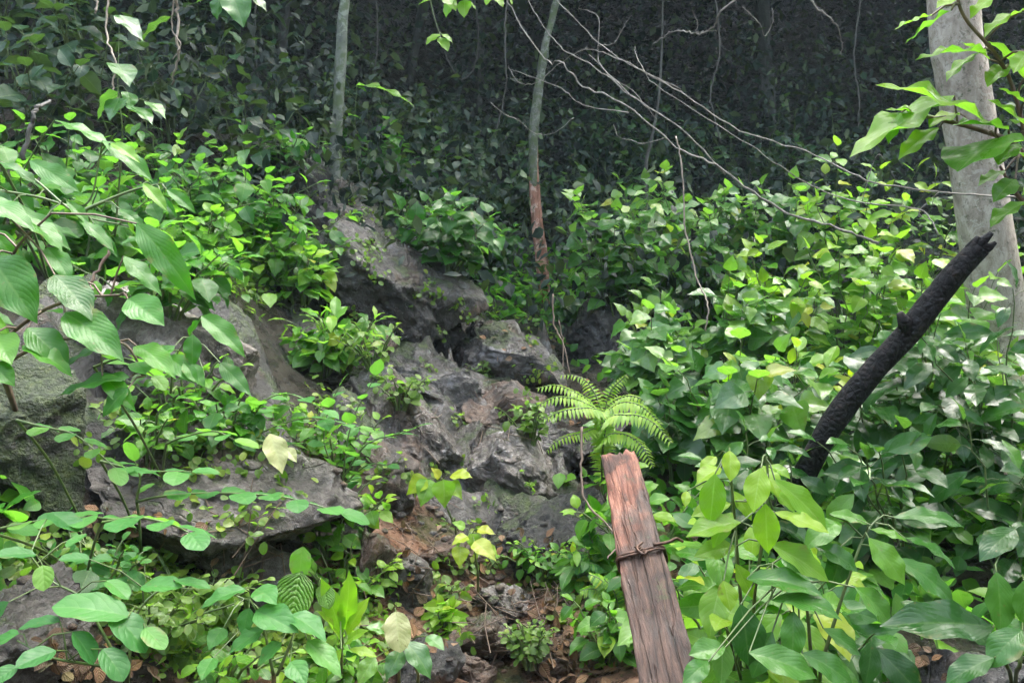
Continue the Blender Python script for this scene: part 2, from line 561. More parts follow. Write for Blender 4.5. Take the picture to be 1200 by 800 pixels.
def bark_mat(name, cols, patch, moss=0.0, lichen=.5, scale=1.0):
    t = NT(name)
    tc = t.n("ShaderNodeTexCoord")
    o = tc.outputs["Object"]
    mp = t.n("ShaderNodeMapping")
    mp.inputs["Scale"].default_value = (1, 1, .35)
    t.l(o, mp.inputs[0])
    a = t.noise(9 * scale, 7, .65, mp.outputs[0], .5)
    b = t.noise(45 * scale, 6, .7, o)
    col = t.ramp(a, [(.3, cols[0]), (.5, cols[1]), (.68, cols[2])])
    c = t.noise(6 * scale, 5, .7, o, 1.0)
    col = t.mix(t.math('MULTIPLY', t.step(c, .54, .6), lichen), col, patch)
    d = t.noise(13 * scale, 5, .7, o, .7)
    col = t.mix(t.math('MULTIPLY', t.step(d, .58, .64), .5), col, tuple(x * .4 for x in cols[0]))
    if moss:
        e = t.noise(7 * scale, 5, .7, o)
        col = t.mix(t.math('MULTIPLY', t.step(e, .6 - moss * .3, .72 - moss * .3), .85), col, (.05, .075, .025))
    h = t.math('ADD', a, t.math('MULTIPLY', b, .5))
    return t.done(t.bsdf(col, .75, h, .7, .015, .35))


M['ground'] = ground_mat()
M['wood'] = wood_mat()
M['char'] = char_mat()
M['pale_bark'] = bark_mat("pale_bark", [(.2, .17, .14), (.38, .335, .29), (.52, .475, .43)], (.57, .55, .5), moss=.15, scale=2.2)
M['grey_bark'] = bark_mat("grey_bark", [(.05, .058, .05), (.11, .125, .105), (.19, .21, .18)], (.27, .3, .26), moss=.4)
M['mossy_bark'] = bark_mat("mossy_bark", [(.035, .04, .033), (.08, .088, .074), (.15, .16, .135)], (.24, .27, .23), moss=.5, scale=2.5)
M['split_wood'] = bark_mat("split_wood", [(.09, .04, .026), (.22, .105, .07), (.36, .21, .16)], (.5, .38, .33), lichen=.6, scale=2)
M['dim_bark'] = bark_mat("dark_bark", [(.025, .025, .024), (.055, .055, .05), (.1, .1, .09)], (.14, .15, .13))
t = NT("rusty_iron")
tc = t.n("ShaderNodeTexCoord")
n = t.noise(120, 5, .7, tc.outputs["Object"])
ps = t.bsdf(t.ramp(n, [(.35, (.035, .02, .014)), (.6, (.1, .05, .03)), (.75, (.22, .15, .12))]), .5, n, .5, .003)
ps.inputs["Metallic"].default_value = .45
M['iron'] = t.done(ps)

# ------------------------------------------------------------------ terrain
CP = [(600, 800, 2.6), (700, 800, 2.5), (450, 800, 2.4), (300, 800, 2.2), (100, 800, 1.95), (0, 800, 1.85), (900, 800, 2.3), (1200, 800, 2.3),
      (600, 650, 3.4), (450, 650, 3.2), (300, 650, 2.8), (100, 650, 2.4), (0, 650, 2.2), (800, 650, 3.3), (1000, 650, 3.2), (1200, 650, 3.1),
      (600, 500, 4.7), (450, 500, 4.3), (300, 500, 3.4), (150, 500, 2.9), (0, 500, 2.5), (750, 500, 4.9), (900, 500, 4.8), (1100, 500, 4.5), (1250, 500, 4.3),
      (600, 420, 5.7), (450, 420, 5.1), (300, 400, 4.1), (150, 400, 3.4), (0, 400, 2.9), (800, 420, 6.0), (1000, 420, 5.8), (1200, 410, 5.4),
      (600, 330, 7.2), (450, 310, 5.9), (300, 300, 4.9), (150, 300, 4.1), (0, 300, 3.4), (800, 330, 7.4), (1000, 330, 7.2), (1200, 330, 6.6),
      (600, 220, 9), (400, 200, 7.0), (300, 200, 6), (150, 200, 5.1), (0, 200, 4.2), (800, 220, 9.2), (1000, 220, 9), (1250, 220, 8.2),
      (600, 50, 12), (0, 0, 6.6), (300, 0, 9), (1000, 50, 11.8), (1300, 50, 11),
      (600, -400, 17), (0, -400, 12), (1200, -400, 16), (1800, 0, 11), (1800, 400, 5.5), (-500, 0, 6), (-500, 400, 3), (-400, -400, 10)]
pts = [at(*c) for c in CP]
pts += [np.array(p) for p in [(0, 0.3, 0), (-1, 0.2, .25), (1.2, 0.3, 0), (0, -3, -.3), (-4, -3, .6), (4, -3, -.2), (-5, 0, 1.6), (5, 0, .1),
                              (-30, -30, 0), (30, -30, -3), (0, -30, -2), (30, 30, 14), (-30, 30, 20), (0, 32, 19), (-30, 0, 9), (30, 0, 2)]]
pts = np.array(pts)


def _phi(r2):
    return 0.5 * r2 * np.log(r2 + 1e-9)


def _tps(P, z, lam=0.02):
    n = len(P)
    d2 = ((P[:, None] - P[None]) ** 2).sum(-1)
    K = _phi(d2) + lam * np.eye(n)
    A = np.zeros((n + 3, n + 3))
    A[:n, :n] = K
    A[:n, n:] = np.hstack([np.ones((n, 1)), P])
    A[n:, :n] = A[:n, n:].T
    return np.linalg.solve(A, np.r_[z, 0, 0, 0])


_w = _tps(pts[:, :2], pts[:, 2])


def height(xy):
    xy = np.asarray(xy, float)
    out = np.empty(len(xy))
    for s in range(0, len(xy), 20000):
        q = xy[s:s + 20000]
        d2 = ((q[:, None] - pts[None, :, :2]) ** 2).sum(-1)
        out[s:s + 20000] = _phi(d2) @ _w[:-3] + _w[-3] + q @ _w[-2:]
    return out


def terrain(xy):
    xy = np.asarray(xy, float)
    p3 = np.c_[xy, np.zeros(len(xy))]
    return height(xy) + .10 * fbm(p3 * 1.3, 3, 3) + .035 * fbm(p3 * 6, 5, 3)


def build_ground():
    def axis(lo, a, b, hi, fine, coarse):
        return np.r_[np.linspace(lo, a, coarse, endpoint=False), np.linspace(a, b, fine, endpoint=False), np.linspace(b, hi, coarse)]
    xs = axis(-40, -4.5, 6, 40, 260, 26)
    ys = axis(-40, 0.5, 9.5, 40, 230, 26)
    X, Y = np.meshgrid(xs, ys)
    xy = np.c_[X.ravel(), Y.ravel()]
    V = np.c_[xy, terrain(xy)]
    nx, ny = len(xs), len(ys)
    i = np.arange(ny - 1)[:, None] * nx
    j = np.arange(nx - 1)[None]
    Q = np.stack([i + j, i + j + 1, i + nx + j + 1, i + nx + j], -1).reshape(-1, 4)
    o = link("ground", mesh_quads("ground", V, Q), M['ground'])
    tag(o, "steep brown forest hillside under the rocks and plants", None, kind="structure")
    return V, Q


GV, GQ = build_ground()
bvh_ground = BVHTree.FromPolygons([tuple(v) for v in GV], [tuple(q) for q in GQ])


def ground_hit(px, py):
    d = Vector(ray(px, py)).normalized()
    loc, nor, i, dist = bvh_ground.ray_cast(Vector(CAM), d)
    if loc is None:
        return None, None
    p = np.array(loc)
    return p, float((p - CAM) @ FWD)


# ------------------------------------------------------------------ rocks
ROCKV, ROCKF = [], []


def ico(sub):
    import bmesh
    bm = bmesh.new()
    bmesh.ops.create_icosphere(bm, subdivisions=sub, radius=1.0)
    V = np.array([v.co[:] for v in bm.verts])
    Fc = np.array([[v.index for v in f.verts] for f in bm.faces])
    bm.free()
    return V, Fc


ICO5 = ico(5)
ICO6 = ico(6)


def rock(label, px, py, hw, hh, roll=0, seed=0, mat=None, sink=.35, deep=1.0, cuts=16, sharp=1.0, depth=None, cat="rock", name="boulder", group=None, big=False):
    """a boulder about hw x hh half-pixels across; it sits part-buried in the hillside"""
    g, dg = ground_hit(px, py)
    d = depth if depth is not None else dg
    sink -= .16
    rx, rz = hw * d / F_PX, hh * d / F_PX
    ry = .5 * (rx + rz) * deep
    c = at(px, py, d) + FWD * (ry * (2 * sink - 1)) * .6
    r = np.random.default_rng(seed + 100)
    V, Fc = ICO6 if big else ICO5
    V = V.copy()
    ns = nrm(r.normal(size=(cuts, 3)) * np.array([1, 1, 1.1]))
    for n_ in ns:
        dd = r.uniform(.42, .8)
        over = np.maximum(V @ n_ - dd, 0)
        V = V - (over * sharp)[:, None] * n_
    ext = np.abs(V).max(0)
    V = V / ext
    rad = np.linalg.norm(V, axis=1)
    Nn = nrm(V)
    sz = np.array([rx, ry, rz])
    W = V * sz
    m = (rx * ry * rz) ** (1 / 3)
    W = W + Nn * (m * (.09 * fbm(V * 1.3 + seed, seed, 2) + .045 * fbm(V * np.array([4, 4, 9]) + seed, seed + 3, 4, .6))
                  + .009 * fbm(W * 26 + seed, seed + 5, 4, .65) - .02 * m * np.abs(fbm(V * 3.2 + seed, seed + 9, 2)))[:, None]
    a = math.radians(roll)
    R_ = RIGHT * math.cos(a) - UPV * math.sin(a)
    U_ = RIGHT * math.sin(a) + UPV * math.cos(a)
    W = W[:, 0:1] * R_ + W[:, 1:2] * FWD + W[:, 2:3] * U_
    o = link(name, mesh_quads(name, W, np.zeros((0, 4)), tris=Fc), mat, None, c)
    tag(o, label, cat, group)
    ROCKV.append(W + c)
    ROCKF.append(Fc)
    return o


R_pale = rock_mat("pale_limestone", .8, .15, .3, .6)
R_grey = rock_mat("grey_limestone", .65, .35, .35, .75)
R_dark = rock_mat("dark_wet_rock", -.22, .3, .3, .85)
R_ledge = rock_mat("dark_ledge_rock", -.2, .25, .5, .7)  # darker rock tone than the main outcrop
R_out = rock_mat("wet_outcrop_rock", .2, .22, .4, .9)
R_slab = rock_mat("pale_weathered_rock", 2.0, .1, .08, .5)
R_brown = rock_mat("brown_stained_rock", .0, .75, .2, .5)
R_moss = rock_mat("mossy_rock", -.2, .3, .75, .5)
R_green = rock_mat("thick_moss_rock", .0, .3, 1.05, .2)
R_white = rock_mat("pale_wet_slab", 1.2, .2, .12, .85)

rock("large pale grey slab sloping down to the right on the left bank", 268, 428, 112, 74, 40, 3, R_slab, -.55, big=True)
rock("grey boulder with a mossy edge below the large pale slab", 285, 562, 150, 82, 20, 5, R_pale, -.1, big=True)
rock("low overhanging stone with a black hollow under it on the left bank", 298, 642, 84, 44, 32, 7, R_grey, -.5, .8)
rock("black stone added for the shade in the hollow under the overhanging stone", 270, 690, 60, 40, 10, 8, R_dark, .8)  # dark stone stands in for the shade of the hollow
rock("dark rock face covered in green moss at the left edge", 12, 525, 105, 125, 0, 9, R_green, .3, .7, big=True)
rock("dark brown rock between the mossy rock face and the grey boulder", 135, 560, 55, 80, 0, 10, R_dark, .7, .7, big=True)
rock("pale grey boulder in the bottom left corner", 35, 745, 76, 98, 38, 12, R_pale, .3, big=True)
rock("dark wet outcrop with a triangular hollow below the leafy bank", 470, 352, 96, 70, 38, 15, R_out, .0, big=True)
rock("dark ledge just above the triangular outcrop", 405, 285, 70, 42, 46, 16, R_dark, .3, big=True)
rock("dark mossy ledge high on the left bank above the outcrop", 345, 235, 70, 54, 38, 18, R_moss, .4, big=True)
rock("small mossy rock at the very top of the stone gully", 312, 192, 30, 26, 20, 19, R_moss, .2)
rock("broad brown-grey boulder at the head of the gully below the broken trunk", 588, 430, 92, 56, 14, 21, R_out, .1, big=True)
rock("flat dark brown slab left of the broad boulder at the gully head", 490, 445, 84, 46, 8, 23, R_out, .3, big=True)
rock("dark slab behind the leafy sprays above the pale streaked rock", 405, 445, 76, 60, 20, 24, R_out, .35, big=True)
rock("brown boulder with a pale streaked face in the gully centre", 488, 512, 100, 80, 50, 26, R_grey, .0, big=True)
rock("rust brown block under the pale streaked rock", 455, 552, 66, 56, 15, 27, R_brown, -.1)
rock("small brown block wedged below the broad boulder", 600, 478, 50, 44, 10, 29, R_brown, .2)
rock("small tan stone in the middle of the gully rocks", 570, 492, 34, 28, 40, 31, R_brown, .1)
rock("smooth pale wet slab in the centre of the gully", 592, 560, 84, 66, 30, 34, R_white, .15, cuts=18, big=True)
rock("dark rounded boulder with moss behind the wooden post", 656, 604, 76, 70, -20, 35, R_dark, -.45, cuts=9, big=True)
rock("grey flat stone under the small heart-leaved plant", 548, 602, 46, 28, 10, 37, R_grey, .25)
rock("pale flat stone lying on the brown path", 592, 706, 44, 26, 14, 39, R_white, .2)
rock("muddy brown stone along the left side of the path", 437, 668, 38, 70, 12, 41, R_brown, .3)
rock("speckled pale stone left of the path", 486, 690, 46, 42, 20, 43, R_pale, .3)
rock("dark bluish stone among the leaves at the bottom of the path", 490, 772, 46, 46, 30, 45, R_dark, .2)
rock("brown stone beside the green tuft on the path", 560, 742, 50, 34, 10, 47, R_brown, .3)
rock("reddish brown stone at the bottom edge of the path", 545, 790, 50, 32, -8, 49, R_brown, .3)
rock("brown clod of rock right of the path bottom", 640, 768, 44, 30, 5, 50, R_brown, .4)
rock("dark shaded rock under the heart-leaved shrubs right of the broken trunk", 700, 398, 66, 54, 0, 51, R_dark, .2, big=True)
rock("dark rock behind the yellow-green fern", 700, 530, 70, 56, 0, 53, R_dark, .4)
rock("angular block wedged between the streaked rock and the broad boulder", 540, 470, 44, 34, -18, 61, R_out, .0)
rock("narrow upright block right of the streaked rock", 545, 525, 30, 52, 20, 62, R_grey, .0)
rock("angular brown block below the triangular outcrop", 440, 405, 48, 30, 24, 63, R_brown, .0)
rock("wedge of dark rock between the outcrop and the broad boulder", 535, 398, 44, 24, 20, 64, R_out, .1)
rock("dark block under the fern, right of the pale wet slab", 650, 535, 46, 40, 10, 65, R_out, .2)
rock("brown block left of the muddy stone beside the path", 405, 610, 44, 46, 10, 66, R_brown, .2)
rock("stepped brown block above the brown path", 530, 645, 50, 22, 6, 67, R_brown, .1)
rock("dark grey stone at the bottom right corner", 1120, 790, 80, 46, -8, 55, R_dark, .3)
rock("small dark stone between the pale slab and the dark rounded boulder", 610, 636, 40, 26, 0, 57, R_dark, .25)


def outcrop(name, label, poly, hmax, cell, mat, seed, res=.022):
    """stepped, fractured bedrock that rises through the soil inside the outline poly"""
    r = np.random.default_rng(seed)
    P = np.array([ground_hit(*p)[0][:2] for p in poly])
    lo, hi = P.min(0) - .1, P.max(0) + .1
    xs, ys = np.arange(lo[0], hi[0], res), np.arange(lo[1], hi[1], res)
    X, Y = np.meshgrid(xs, ys)
    q = np.c_[X.ravel(), Y.ravel()]
    q = q + .3 * res * r.normal(size=q.shape)
    inside = np.zeros(len(q), bool)
    dist = np.full(len(q), 9.0)
    for i in range(len(P)):
        A, B = P[i], P[(i + 1) % len(P)]
        ab = B - A
        t_ = np.clip(((q - A) @ ab) / (ab @ ab), 0, 1)
        dist = np.minimum(dist, np.linalg.norm(q - A - t_[:, None] * ab, axis=1))
        c = ((A[1] > q[:, 1]) != (B[1] > q[:, 1])) & (q[:, 0] < ab[0] * (q[:, 1] - A[1]) / (ab[1] + 1e-9) + A[0])
        inside ^= c
    sd = np.where(inside, dist, -dist)
    q3 = np.c_[q, np.zeros(len(q))]
    sd = sd + .09 * fbm(q3 * 3.5, seed + 2, 3)
    h = 0
    for lev, (cs, amp) in enumerate([(cell, 1.0), (cell * .42, .4)]):
        k = int(np.prod(hi - lo) / cs ** 2) + 4
        cp = lo + r.random((k, 2)) * (hi - lo)
        hv, sl = r.uniform(0, 1, k), r.normal(size=(k, 2)) * .38
        wq = q + .28 * cs * np.c_[fbm(q3 * 1.1 / cs, seed + 5 + lev, 3), fbm(q3 * 1.1 / cs + 9, seed + 7 + lev, 3)]
        d2 = np.empty((len(q), k))
        for i in range(k):
            e = (wq - cp[i]) * np.array([1, .75])
            d2[:, i] = np.hypot(e[:, 0] + .35 * e[:, 1], e[:, 1])
        ix = np.argpartition(d2, 1, axis=1)[:, :2]
        dd = np.take_along_axis(d2, ix, 1)
        sw = dd[:, 0] > dd[:, 1]
        ix[sw] = ix[sw][:, ::-1]
        dd.sort(axis=1)
        f = [hv[ix[:, m]] * hmax * amp + ((wq - cp[ix[:, m]]) * sl[ix[:, m]]).sum(1) * amp for m in (0, 1)]
        wgt = .5 + .5 * np.clip((dd[:, 1] - dd[:, 0]) / (.06 * cs), 0, 1)
        h = h + f[0] * wgt + f[1] * (1 - wgt)
        h = h - .05 * cs * np.exp(-((dd[:, 1] - dd[:, 0]) / (.05 * cs)) ** 2)
    h = h + .02 * fbm(q3 * 6, seed, 3) + .007 * fbm(q3 * 26, seed + 1, 4, .65)
    fade = np.clip(sd / .22, 0, 1)
    fade = fade * fade * (3 - 2 * fade)
    Z = terrain(q) + fade * (h + .02) - (1 - fade) * .12
    keep = sd > -.12
    nx = len(xs)
    i = np.arange(len(ys) - 1)[:, None] * nx
    j = np.arange(nx - 1)[None]
    Q = np.stack([i + j, i + j + 1, i + nx + j + 1, i + nx + j], -1).reshape(-1, 4)
    Q = Q[keep[Q].all(1)]
    use = np.unique(Q)
    mp = np.full(len(q), -1)
    mp[use] = np.arange(len(use))
    V = np.c_[q, Z][use]
    Q = mp[Q]
    c = V.mean(0)
    o = link(name, mesh_quads(name, V - c, Q), mat, None, c)
    tag(o, label, "rock outcrop")
    ROCKV.append(V)
    ROCKF.append(np.vstack([Q[:, :3], Q[:, [0, 2, 3]]]))


outcrop("rock_outcrop", "stepped wet rock outcrop climbing from the path up to the dark ledge", [(285, 180), (350, 175), (430, 215), (545, 360), (640, 395), (690, 470), (690, 560), (690, 655), (560, 640), (500, 600), (430, 600), (370, 540), (350, 430), (300, 300)], .1, .36, R_out, 71)
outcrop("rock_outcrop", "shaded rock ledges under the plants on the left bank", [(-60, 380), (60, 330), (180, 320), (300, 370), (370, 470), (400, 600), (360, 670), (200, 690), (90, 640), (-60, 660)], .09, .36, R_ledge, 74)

_v, _f, _n = [GV], [tuple(q) for q in GQ], len(GV)
for a_, b_ in zip(ROCKV, ROCKF):
    _f += [tuple(x) for x in (b_ + _n)]
    _v.append(a_)
    _n += len(a_)
bvh = BVHTree.FromPolygons([tuple(x) for x in np.vstack(_v)], _f)


NG = len(GQ)


def hit(px, py, skip_rock=0.0):
    loc, nor, i, dist = bvh.ray_cast(Vector(CAM), Vector(ray(px, py)).normalized())
    if i >= NG and rng.random() < skip_rock:
        raise ValueError
    p = np.array(loc)
    nn = np.array(nor)
    if nn @ ray(px, py) > 0:
        nn = -nn
    return p, nn, float((p - CAM) @ FWD)


def ground_below(p):
    loc, nor, i, dist = bvh_ground.ray_cast(Vector((p[0], p[1], 40)), Vector((0, 0, -1)))
    return np.array(loc)


# ------------------------------------------------------------------ plants
TOCAM = np.array([0, -1.0, 0.25])


def lod_for(L, d):
    px = L / max(d, .3) * 850
    return 0 if px > 48 else 1 if px > 14 else 2 if px > 6 else 3


def shrub(name, label, cat, px, py, h, r, kind, L, ns, nl, mat, lean=(0, -.15), group=None, droop=.35, face=.5, curl=.7, t0=.25,
          stem='stem', wmul=1.0, spiral=True, up=.75, rbias=.0, sr=.006, depth=None, tipbright=.25, jit=.4):
    if depth is None:
        B, nn, d = hit(px, py)
    else:
        B = ground_below(at(px, py, depth))
        d = depth
    root = thing(name, label, cat, B, group)
    st, lv = Tubes(), Leaves()
    for s in range(ns):
        a = rng.random() * 2 * math.pi
        rho = math.sqrt(rng.random()) * r
        hh = h * rng.uniform(.5, 1.0) * (1 - .25 * (rho / max(r, 1e-6)) ** 2)
        off = np.array([rho * math.cos(a) + lean[0] * h, rho * math.sin(a) * .8 + lean[1] * h, hh])
        b0 = B + np.array([.12 * r * math.cos(a), .12 * r * math.sin(a), -.05])
        gz = ground_below(B + off)[2]
        tip = B + off
        tip[2] = max(tip[2], gz + .3 * h)
        ctl = b0 + (tip - b0) * np.array([.3, .3, .72])
        tt = np.linspace(0, 1, 9)[:, None]
        path = (1 - tt) ** 2 * b0 + 2 * tt * (1 - tt) * ctl + tt ** 2 * tip
        path[1:] += rng.normal(size=(8, 3)) * .012 * h
        st.add(path, np.linspace(sr, sr * .35, 9), 4, cap=False)
        ph = rng.random() * 6.28
        for k in range(nl):
            t = t0 + (1 - t0) * (k + .5 * rng.random()) / nl
            i = min(int(t * 8), 7)
            P = path[i] + (path[i + 1] - path[i]) * (t * 8 - i)
            T = nrm(path[i + 1] - path[i])
            ph += 2.4 if spiral else math.pi
            pj = ph + rng.normal() * jit
            S = nrm(np.cross(T, UP) + 1e-4)
            O = math.cos(pj) * S + math.sin(pj) * np.cross(S, T)
            ll = L * rng.uniform(.6, 1.12) * (1 - .35 * max(0, t - .7) / .3)
            D = nrm(O * .9 + T * .3 + np.array([0, 0, -droop * rng.uniform(.3, 1.5)]) + TOCAM * .15)
            N = UP * up + TOCAM * face + rng.normal(size=3) * .3
            pl = ll * rng.uniform(.15, .4)
            Q = P + D * pl + UP * pl * .2
            st.add(np.array([P, P + (Q - P) * .5 + UP * pl * .08, Q]), [sr * .3, sr * .22], 3, cap=False)
            rr = float(np.clip(.3 + rbias + rng.normal() * .17 + tipbright * (t > .88) + (.7 if rng.random() < .015 else 0), 0, 1))
            lv.add(Q, D, N, ll, wmul * rng.uniform(.85, 1.15), curl * rng.uniform(.2, 1.4), rr, kind, lod_for(ll, d), rng.uniform(.05, .35), .025)
        lv.add(tip, nrm(nrm(path[-1] - path[-2]) + np.array([0, -.3, -.1])), UP + TOCAM * face, L * .6, wmul, curl, min(1, .6 + rbias), kind, lod_for(L * .6, d))
    link("stems", st.mesh("stems", B), M[stem], root)
    link("foliage", lv.mesh("foliage", B), M[mat], root)
    return root


def hero(name, label, cat, base, stems, leaves, mat, kind='ovate', group=None, stem='stem', sr=.005, curl=.5, facing=.6, rbias=0, fold=.2, wave=.03, extra=0, upw=.7):
    """a near plant whose main leaves are laid leaf by leaf: (base px,py, tip px,py, depth, width factor, tone[, kind[, mat part]])"""
    B = base if isinstance(base, np.ndarray) else hit(*base)[0]
    root = thing(name, label, cat, B, group)
    st, lv = Tubes(), Leaves()
    nodes = []
    for poly in stems:
        P = np.array([at(*p) for p in poly])
        if len(P) >= 2:
            P = catmull(P, 6)
        if np.linalg.norm(P[0] - B) < 1.2:
            P = np.vstack([catmull(np.array([B - UP * .03, (B + P[0]) / 2 + UP * .03, P[0]]), 4)[:-1], P])
        st.add(P, np.linspace(sr, sr * .4, len(P)), 5, cap=False)
        nodes.append(P)
    nodes = np.vstack(nodes)
    for lf in leaves:
        x0, y0, x1, y1, d, w, tone = lf[:7]
        k = lf[7] if len(lf) > 7 else kind
        P0, P1 = at(x0, y0, d), at(x1, y1, d - rng.uniform(.0, .05))
        D = P1 - P0
        L = np.linalg.norm(D) * 1.06
        N = UP * upw + TOCAM * facing + rng.normal(size=3) * .18
        w = w * (.74 if mat == 'ribbed' and k == 'ovate' else .9)
        c = curl * rng.uniform(.4, 1.4)
        Dn = nrm(D)
        Nn = nrm(N - (N @ Dn) * Dn)
        D2 = nrm(Dn + Nn * math.tan(c * .45))
        lv.add(P0, D2, Nn, L, w, c, float(np.clip(tone + rbias + rng.normal() * .05, 0, 1)), k, 0, fold * rng.uniform(.5, 1.4), wave)
        j = np.argmin(((nodes - P0 + nrm(D) * .05) ** 2).sum(1))
        Q = nodes[j]
        if np.linalg.norm(Q - P0) < .6:
            st.add(np.array([Q, (Q + P0) / 2 + UP * .01, P0]), [sr * .4, sr * .3], 4, cap=False)
    link("stems", st.mesh("stems", B), M[stem], root)
    link("foliage", lv.mesh("foliage", B), M[mat], root)
    return root


# ------------------------------------------------------------------ wooden post with its wire
def build_post():
    d_top, d_bot = 1.95, 1.55
    tl, tr = at(704, 541, d_top), at(747, 536, d_top)
    bl, br = at(748, 800, d_bot), at(823, 800, d_bot)
    dirL, dirR = nrm(tl - bl), nrm(tr - br)
    ctop, cbot = (tl + tr) / 2, (bl + br) / 2
    ax = nrm(ctop - cbot)
    gz = ground_below(cbot - ax * .35)[2]
    length_extra = (cbot[2] - gz) / ax[2] + .15
    wt, wb = np.linalg.norm(tr - tl), np.linalg.norm(br - bl)
    Lv = np.linalg.norm(ctop - cbot)
    base = cbot - ax * length_extra
    wbase = wb + (wb - wt) / Lv * length_extra * .3
    X = nrm(RIGHT - (RIGHT @ ax) * ax)
    Y = np.cross(ax, X)
    # turn it so that its narrow left side shows
    a = math.radians(-14)
    X, Y = X * math.cos(a) + Y * math.sin(a), -X * math.sin(a) + Y * math.cos(a)
    H = length_extra + Lv
    nz, ns = 150, 14
    prof = []
    for s in range(4):
        for k in range(ns):
            f = k / ns * 2 - 1
            prof.append([(f, -1), (1, f), (-f, 1), (-1, -f)][s])
    prof = np.array(prof)
    rad = np.abs(prof).max(1)
    cor = np.linalg.norm(prof, axis=1)
    prof = prof / np.where(cor > 1.3, 1 + (cor - 1.3) * .35, 1)[:, None]
    m = len(prof)
    V = []
    thick = .028
    for i in range(nz + 1):
        z = H * i / nz
        f = max(0, (z - length_extra) / Lv) if z > length_extra else 0
        hw = .5 * (wb + (wt - wb) * f) * (1 if z > length_extra else 1.04) * .92
        p = np.c_[prof[:, 0] * hw, prof[:, 1] * thick, np.full(m, z)]
        V.append(p)
    V = np.vstack(V)
    q = V * np.array([1, 1, .12])
    nn = np.c_[V[:, 0] * .3, V[:, 1], 0 * V[:, 0]]
    nn = nrm(nn)
    disp = .0035 * fbm(q * 60, 1, 4) + .003 * fbm(V * 22, 2, 3)
    # splintered long notch and chipped corners near the top
    edge = np.abs(V[:, 0]) > .021
    topf = np.clip((V[:, 2] - H + .35) / .35, 0, 1)
    disp -= .006 * topf * edge * np.maximum(0, fbm(V * np.array([90, 90, 25]), 6, 3))
    disp -= .007 * np.exp(-((V[:, 0] - .012) / .006) ** 2) * np.clip(fbm(V * np.array([1, 1, 9]), 9, 2), 0, 1)
    V = V + nn * disp[:, None]
    zt = V[:, 2] > H - .06
    V[:, 2] += np.where(zt, (V[:, 2] - H + .06) / .06, 0) * (.012 * fbm(V * np.array([90, 90, 0.01]), 4, 3) - .006 - .12 * V[:, 0])
    Q = []
    for i in range(nz):
        for j in range(m):
            Q.append((i * m + j, i * m + (j + 1) % m, (i + 1) * m + (j + 1) % m, (i + 1) * m + j))
    # end cap with inner rings
    tops = V[nz * m:(nz + 1) * m]
    c = tops.mean(0)
    n0 = len(V)
    ring2 = c + (tops - c) * .55 + np.c_[0 * tops[:, :2], .004 * fbm(tops * 200, 8, 2)]
    V = np.vstack([V, ring2, c - np.array([0, 0, .004])])
    T = []
    for j in range(m):
        j2 = (j + 1) % m
        Q.append((nz * m + j, nz * m + j2, n0 + j2, n0 + j))
        T.append((n0 + j, n0 + j2, n0 + m))
    root = thing("wooden_post", "weathered brown wooden post leaning left with a rusty wire round it", "post", base)
    from mathutils import Matrix
    o = link("post_shaft", mesh_quads("post_shaft", V, Q, tris=T), M['wood'], root)
    R_ = np.c_[X, Y, ax]
    root.matrix_world = Matrix([[*R_[0], base[0]], [*R_[1], base[1]], [*R_[2], base[2]], [0, 0, 0, 1]])
    # wire: one and a half turns of thick rusty wire with a twist at the front and an end sticking out to the right
    zw = length_extra + Lv * .50
    hw = .5 * (wb + (wt - wb) * .50) * .92 + .003
    hy = thick + .005
    tb = Tubes()
    loop = []
    for k in range(49):
        a = 2 * math.pi * k / 48
        ca, sa = math.cos(a), math.sin(a)
        sx = math.copysign(abs(ca) ** .35, ca) * hw
        sy = math.copysign(abs(sa) ** .35, sa) * hy
        loop.append((sx, sy, zw + .003 * math.sin(a + .6)))
    tb.add(np.array(loop), .0036, 8, .12, 3, 60)
    loop2 = [(x * 1.02, y * 1.03 - .001, z - .0062 + .001 * math.sin(i * .7)) for i, (x, y, z) in enumerate(loop)]
    tb.add(np.array(loop2), .0028, 8, .12, 4, 60)
    wire = link("wire_band", tb.mesh("wire_band"), M['iron'], root)
    tw = Tubes()
    for phs in (0, math.pi):
        k = np.linspace(0, 1, 30)
        tw.add(np.c_[-.004 + .004 * np.cos(k * 14 + phs) + k * .012, -hy - .006 - .003 * np.sin(k * 14 + phs), zw + .006 - k * .022], .0022, 6, .1, 5, 60)
    tw.add(catmull(np.array([(.01, -hy - .006, zw + .012), (-.004, -hy - .011, zw - .002), (.006, -hy - .012, zw - .02), (.016, -hy - .009, zw - .012)]), 6), .0026, 7, .1, 6, 60)
    tw.add(catmull(np.array([(hw - .02, -hy - .004, zw + .002), (hw + .012, -hy - .004, zw + .001), (hw + .028, -hy, zw + .008), (hw + .04, -hy + .01, zw + .004)]), 6), .0032, 7, .1, 7, 60)
    link("wire_twist", tw.mesh("wire_twist"), M['iron'], wire)


build_post()


